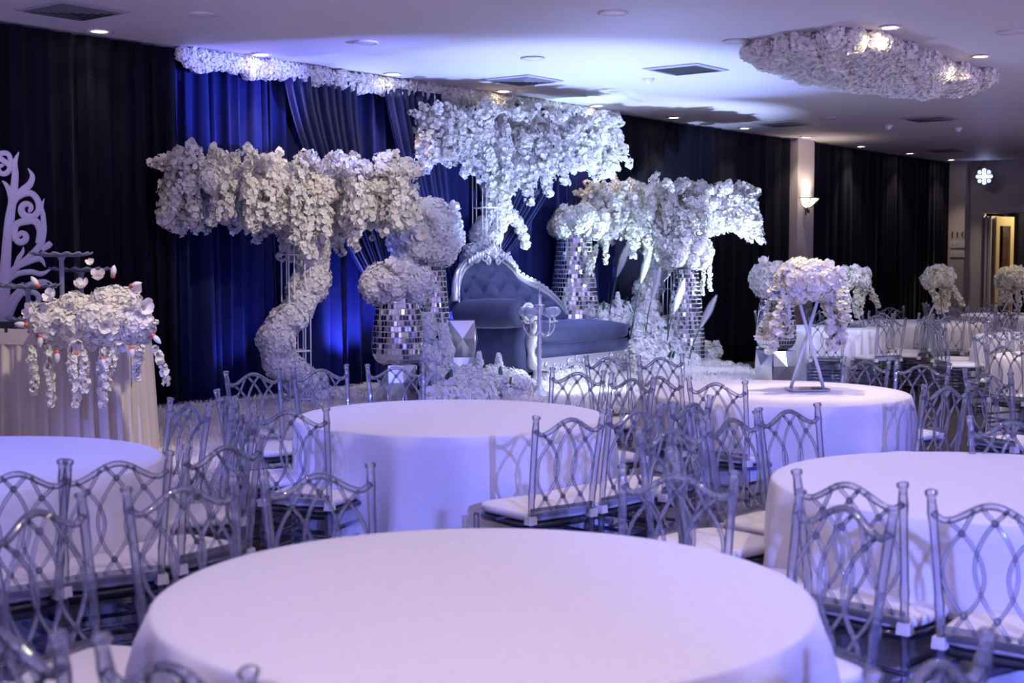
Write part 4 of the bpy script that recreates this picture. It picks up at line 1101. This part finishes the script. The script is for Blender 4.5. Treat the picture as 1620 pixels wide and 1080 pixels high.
P2((360, 587), (439, 583), 'second'); P2((467, 581), (545, 577), 'second'); P2((585, 577), (666, 574), 'second'); P2((330, 615), (385, 628), 'second'); P2((422, 643), (494, 643), 'second')
P2((865, 659), (943, 649), 'second'); P2((970, 647), (1041, 637), 'second'); P2((1063, 635), (1121, 627), 'second'); P2((881, 582), (948, 586), 'second'); P2((964, 590), (1038, 597), 'second')
P2((942, 562), (995, 560), 'third'); P2((1010, 562), (1063, 560), 'third'); P2((1005, 586), (1084, 594), 'third'); P2((1095, 596), (1174, 604), 'third'); P2((1334, 563), (1408, 569), 'third'); P2((1421, 571), (1498, 573), 'third'); P2((1474, 608), (1521, 604), 'third')
P2((1265, 744), (1424, 764), 'right'); P2((1502, 775), (1650, 800), 'right'); P2((1020, 672), (1104, 670), 'right'); P2((1126, 660), (1198, 649), 'right'); P2((1213, 646), (1274, 639), 'right'); P2((1038, 733), (1090, 708), 'right'); P2((1560, 662), (1640, 655), 'right')
P2((1557, 541), (1619, 546), 'edge'); P2((1549, 523), (1594, 522), 'edge'); P2((1604, 522), (1648, 522), 'edge'); P2((1545, 580), (1580, 592), 'edge')
for tab, n_, ph in (('pilaster', 10, .1), ('far', 10, .3), ('door', 10, .2), ('side', 9, .45)):
    c = TB[tab][0]
    for i in range(n_):
        th = 2 * PI * i / n_ + ph; p = c + Vector((math.cos(th), math.sin(th), 0)) * (.95 if tab == 'pilaster' else 1.08)
        px_ = p.x / p.y * FPX + 810
        if px_ > 1680 or (tab == 'pilaster' and px_ < 1232): continue
        q1, q2 = uo(p)
        if q1 < 8.3 and (q1 - 5.5) * .699 + (q2 - 3.1) * .715 < .40: continue
        CHAIRS.append((tab, p.x, p.y, Vector((-math.cos(th), -math.sin(th)))))
for _ in range(3):                               # nudge neighbouring chairs clear of each other
    for i in range(len(CHAIRS)):
        for j in range(i):
            a, b = CHAIRS[i], CHAIRS[j]; dx, dy = a[1] - b[1], a[2] - b[2]; d_ = math.hypot(dx, dy)
            if 1e-6 < d_ < .40:
                k_ = min(.012, (.40 - d_) / 2) / d_
                CHAIRS[i] = (a[0], a[1] + dx * k_, a[2] + dy * k_, a[3]); CHAIRS[j] = (b[0], b[1] - dx * k_, b[2] - dy * k_, b[3])
first = True
for tab in TB:
    L = sorted([c for c in CHAIRS if c[0] == tab], key=lambda c: c[1] / c[2])
    for i, (_, x, y, h) in enumerate(L):
        lab = 'clear acrylic chair, %s from the left at %s' % (ORD[i], TB[tab][2])
        rz = math.atan2(h.y, h.x) - PI / 2
        if first: proto.location = (x, y, 0); proto.rotation_euler = (0, 0, rz); proto['label'] = lab; proto['group'] = 'clear acrylic chairs'; first = False
        else: dup(proto, pch, (x, y, 0), rz, lab, 'clear acrylic chairs')

# ------------------------------------------------------------------ flower centrepieces on crossed rods
def centrepiece(label, lab2, foot, ball_px, ball_py, rx, rzz, seed, strands, spread=.17, ang=.1, n=26, cream=True):
    t = thing('centrepiece', label, 'centrepiece', (foot.x, foot.y, .765), ang)
    zc = zz(ball_py, foot) - .765; h_ = zc - rzz * .4
    o_ = MB().box((0, 0, .008), (spread * 1.9, .16, .012)).build('base_plate', 'acrylic', t, False)
    for sg, yy in ((1, -.03), (-1, .03)):
        MB().tube([(sg * spread * .75, yy, .012), (-sg * spread * .62, yy, h_)], .011, 8).build('rod', 'whitemetal', t)
    rr = random.Random(seed)
    fl_ = bpy.data.objects.new('flower_head', None); COL.objects.link(fl_); fl_.parent = t; fl_.location = (0, 0, zc)
    for d in fib(n, rr):
        if d.z < -.55: continue
        put(rr.choice(HYC if cream and rr.random() < .6 else HYD), 'hydrangea', fl_, (d.x * rx * .66, d.y * rx * .6, d.z * rzz * .62), rot=rnd_rot(rr), scale=rx * .40 * rr.uniform(.85, 1.15))
    for i in range(6):
        th = -PI * (.1 + .8 * i / 5); el = rr.uniform(.0, 1.0); d = Vector((math.cos(th) * math.cos(el), math.sin(th) * math.cos(el), math.sin(el)))
        put(rr.choice(MAG), 'magnolia', fl_, (d.x * rx * .9, d.y * rx * .8, d.z * rzz * .9), rot=aim(d), scale=rx * .34)
    for (dx, dy, dz, L_) in strands:
        put(rr.choice(STR), 'hanging_strand', fl_, (dx, dy, dz), rot=(rr.uniform(-.1, .1), rr.uniform(-.1, .1), rr.uniform(0, 6)), scale=(1.3, 1.3, L_))
    return t
f3 = at_z(1277, 617, .765)
centrepiece('tall cream flower centrepiece on crossed white rods, nearest the camera', '', f3, 1283, 452, .21, .15, 91,
            [(-.19, 0, -.05, .75), (-.17, -.08, -.04, 1.05), (-.13, .02, -.06, .8), (.13, -.08, -.04, 1.0), (.10, 0, -.06, .9), (.20, -.03, -.02, 1.0), (.19, .05, -.04, .85), (-.21, -.02, 0, .6), (.17, -.1, .0, .6)], .13, .12, 30)
for lab, tab, px, py, sx_ in (('far flower centrepiece half hidden behind the nearest one', 'pilaster', 1347, 443, 30), ('far flower centrepiece before the corner of the black curtains', 'far', 1482, 442, 26), ('farthest flower centrepiece, at the right edge before the doorway', 'door', 1598, 443, 27)):
    c = TB[tab][0]; foot = at_d(px, 510, c.y); s = FPX / c.y
    centrepiece(lab, '', Vector((foot.x, foot.y, 0)), px, py, sx_ / s, 22 / s, px, [(q_ * sx_ / s * .8, -.05, -.05, L_) for q_, L_ in ((-1, .7), (-.8, .9), (.3, 1.1), (.1, .8), (.9, .8), (.7, 1.0))], .17, .3, 20)

# ------------------------------------------------------------------ ceiling fittings
LR = [(157, 48), (406, 86), (615, 117), (790, 144), (938, 167), (1066, 185), (1178, 202), (1275, 216), (1362, 231), (1440, 242), (1505, 252)]
ring_m = MB().lathe([(.062, 0), (.095, -.004), (.098, -.010), (.09, -.014), (.064, -.010), (.06, .02)], 28).mesh('trim_ring', 'fixture')
lens_m = MB().lathe([(0, -.006), (.064, -.006)], 24).mesh('lens', 'lamp')
def downlight(px, py, lab, e, ang=84, sh=0):
    p = at_z(px, py, CEIL) + N * sh; t = thing('downlight', lab, 'ceiling light', (p.x, p.y, CEIL - .002), 0, 'lit ceiling downlights')
    put(ring_m, 'trim_ring', t); put(lens_m, 'lens', t)
    if e: spot('downlight_beam', (p.x, p.y, CEIL - .03), Vector((p.x, p.y, 0)) + N * .1, e, WARM, ang, .8, .05)
for i, (x, y) in enumerate(LR): downlight(x, y, 'lit recessed downlight, %s from the left in the row along the curtains' % ORD[i], 7 if i == 0 else 22, 84, .06 if 0 < i < 5 else 0)
downlight(1408, 42, 'lit recessed downlight at the near edge of the ceiling flower cloud', 60, 165)
downlight(1551, 88, 'lit recessed downlight at the right end of the ceiling flower cloud', 60, 165)
plate_m = MB().lathe([(0, -.012), (.085, -.012), (.10, -.008), (.105, 0)], 28).mesh('plate', 'fixture')
ringp_m = MB().lathe([(.105, 0), (.115, -.010), (.10, -.016), (.09, -.012)], 28).mesh('rim', 'trim')
for x, y, lab in ((322, 22, 'unlit round ceiling plate near the square vent at top left'), (578, 66, 'unlit round ceiling plate above the second downlight pair'), (843, 91, 'round ceiling speaker above the middle of the flower trim'), (970, 19, 'unlit round ceiling fitting at the top edge of the picture'), (1164, 64, 'round ceiling plate at the left tip of the flower cloud'), (1310, 186, 'small round ceiling plate above the pilaster'), (1600, 50, 'round ceiling fitting cut by the right edge')):
    p = at_z(x, y, CEIL); t = thing('ceiling_plate', lab, 'ceiling fitting', (p.x, p.y, CEIL - .001)); put(plate_m, 'plate', t); put(ringp_m, 'rim', t)
det = MB().lathe([(.055, 0), (.058, -.02), (.045, -.03), (.04, -.055), (.0, -.06)], 20).mesh('detector_body', 'fixture'); detb = MB().lathe([(.07, 0), (.068, -.012), (.0, -.012)], 20).mesh('detector_base', 'trim')
for x, y, lab in ((1025, 124, 'white smoke detector right of the middle ceiling grille'), (1405, 198, 'white smoke detector near the far louvred vent'), (1515, 202, 'farthest white smoke detector at the right')):
    p = at_z(x, y, CEIL); t = thing('smoke_detector', lab, 'smoke detector', (p.x, p.y, CEIL - .001)); put(detb, 'detector_base', t); put(det, 'detector_body', t)
def vent(px, py, lab, sz=.62, grid_=False):
    p = at_z(px, py, CEIL); t = thing('ceiling_vent', lab, 'vent', (p.x, p.y, CEIL - .001), TH)
    h_ = sz / 2
    MB().box((0, 0, -.004), (sz * .90, sz * .90, .006)).build('duct_shade', 'ventdark', t, False)  # flat dark sheet, the shade inside the vent put into its colour
    def sq(a, za, b, zb_): 
        mb = MB(); mb.add([(x * a, y * a, za) for x, y in ((-1, -1), (1, -1), (1, 1), (-1, 1))] + [(x * b, y * b, zb_) for x, y in ((-1, -1), (1, -1), (1, 1), (-1, 1))], [(i, (i + 1) % 4, 4 + (i + 1) % 4, 4 + i) for i in range(4)]); return mb
    o_ = sq(h_, -.002, h_ * .86, -.012).build('vent_frame', 'vent', t, False); o_.modifiers.new('thickness', 'SOLIDIFY').thickness = .006
    if grid_:
        for i in range(-5, 6):
            MB().box((i * sz * .078, 0, .000), (.008, sz * .9, .006)).build('slat', 'ventslat', t, False); MB().box((0, i * sz * .078, .001), (sz * .9, .008, .006)).build('slat', 'ventslat', t, False)
    else:
        for i in range(1, 6):
            a = h_ * (.92 - .155 * i)
            o_ = sq(a + .016, -.014, a - .010, -.024).build('slat', 'ventslat', t, False); o_.modifiers.new('thickness', 'SOLIDIFY').thickness = .003
vent(115, 16, 'large square louvred ceiling vent at the top left'); vent(827, 126, 'square ceiling vent above the middle blossom tree'); vent(1085, 109, 'square egg-crate ceiling grille left of the flower cloud', .62, True)
vent(1238, 195, 'square ceiling vent above the curtain left of the pilaster'); vent(1470, 187, 'dark square ceiling vent under the right end of the flower cloud'); vent(1495, 237, 'farthest square ceiling vent in the far corner')

# ------------------------------------------------------------------ sconce, wash lamp, switch plates
zs = at_o(1283, 316, .42).z; us = (u_p0 + u_p1) / 2
sc_ = thing('wall_sconce', 'lit half-bowl wall sconce with dark scroll bracket on the pilaster', 'wall lamp', W(us, .3, zs), TH)
MB().lathe([(.02, -.12), (.09, -.10), (.16, -.04), (.20, .02), (.205, .03)], 20, a0=PI, a1=2 * PI).build('glass_bowl', 'bowl', sc_)
mb = MB()
for a_ in (PI, PI * 1.25, PI * 1.5, PI * 1.75, 2 * PI): mb.tube(smooth_path([(.207 * math.cos(a_), .207 * math.sin(a_), .03), (.165 * math.cos(a_), .165 * math.sin(a_), -.045), (.09 * math.cos(a_), .09 * math.sin(a_), -.108), (0, -.02, -.13)], 4), .008, 6)
mb.tube([(.21 * math.cos(PI + PI * i / 16), .21 * math.sin(PI + PI * i / 16), .03) for i in range(17)], .008, 6); mb.build('metal_band', 'dark', sc_)
p, rs = spiral((.0, -.05, -.17), .05, 1.3, PI / 2, 1, 1); mb = MB().tube(p, rs, 6); p, rs = spiral((.26, -.05, -.03), .06, 1.2, PI, -1, 1, 18, .007); mb.tube(p, rs, 6); mb.tube([(.0, -.01, -.12), (0, -.01, -.24)], .008, 6); mb.build('scroll_bracket', 'dark', sc_)
spot('sconce_beam', W(us, .42, zs + .03), W(us, .33, zs + 1.2), 9, WARM, 130, .9, .04)
pp = at_u(1558, 279, UE - .22); up_, op_ = uo(pp)
pa = thing('par_lamp', 'glowing blue-white LED stage lamp high on the back wall', 'stage lamp', W(UE - .02, op_, pp.z), TH)
hd = MB(); ang_ = (C0 - pp).normalized()
ax = Vector((-1, -.15, -.12)).normalized(); a_, b_ = basis(ax)
cpt = Vector((-.22, 0, 0))
def disc(r_, d_): return [cpt + ax * d_ + (a_ * math.cos(2 * PI * i / 24) + b_ * math.sin(2 * PI * i / 24)) * r_ for i in range(24)]
mb = MB(); rings = [disc(.08, -.14), disc(.15, -.09), disc(.165, .0), disc(.165, .02), disc(.155, .02), disc(.15, .005)]
mb.add([p for r_ in rings for p in r_], [(j * 24 + i, j * 24 + (i + 1) % 24, (j + 1) * 24 + (i + 1) % 24, (j + 1) * 24 + i) for j in range(5) for i in range(24)] + [tuple(range(23, -1, -1)), tuple(range(120, 144))]); mb.build('lamp_body', 'dark', pa)
for i in range(13):
    r_, th = ((0, 0) if i == 0 else (.062, i * 2 * PI / 4) if i < 5 else (.122, i * 2 * PI / 8))
    MB().ball(cpt + ax * .025 + (a_ * math.cos(th) + b_ * math.sin(th)) * r_, .034, 10).build('led_lens', 'par', pa)
MB().tube(smooth_path([(-.01, .14, .02), (-.12, .15, .02), (-.2, .14, 0)], 4), .01, 6).build('yoke', 'dark', pa)
MB().tube(smooth_path([(-.02, 0, .35), (-.05, .12, .25), (-.06, .2, .08), (-.12, .12, -.04), (-.16, .02, -.06)], 5), .008, 6).build('cable', 'dark', pa)
spot('par_beam', W(UE - .5, op_ + .05, pp.z - .02), W(9, 5, .2), 200, BLUE, 40, .8, .1)
pw = at_u(1515, 388, UE - .29); uw, ow = uo(pw)
sw = thing('switch_plates', 'two rows of white switch plates under small hooks on the far pilaster', 'switch panel', W(UE - .282, ow, pw.z), TH)
sS2 = FPX / pw.y
for j in range(2):
    for i in range(3):
        o_ = MB().box((-.008, (i - 1) * .095, .03 - j * .20), (.014, .088, .15 if j == 0 else .12)).build('switch_plate', 'fixture', sw, False)
        MB().box((-.018, (i - 1) * .095, .03 - j * .20), (.008, .03, .05)).build('rocker', 'trim', o_, False)
for i in range(3): MB().tube(smooth_path([(-.005, (i - 1) * .1, .26), (-.04, (i - 1) * .1 + .01, .22), (-.02, (i - 1) * .1, .16)], 3), .009, 5).build('hook', 'dark', sw)
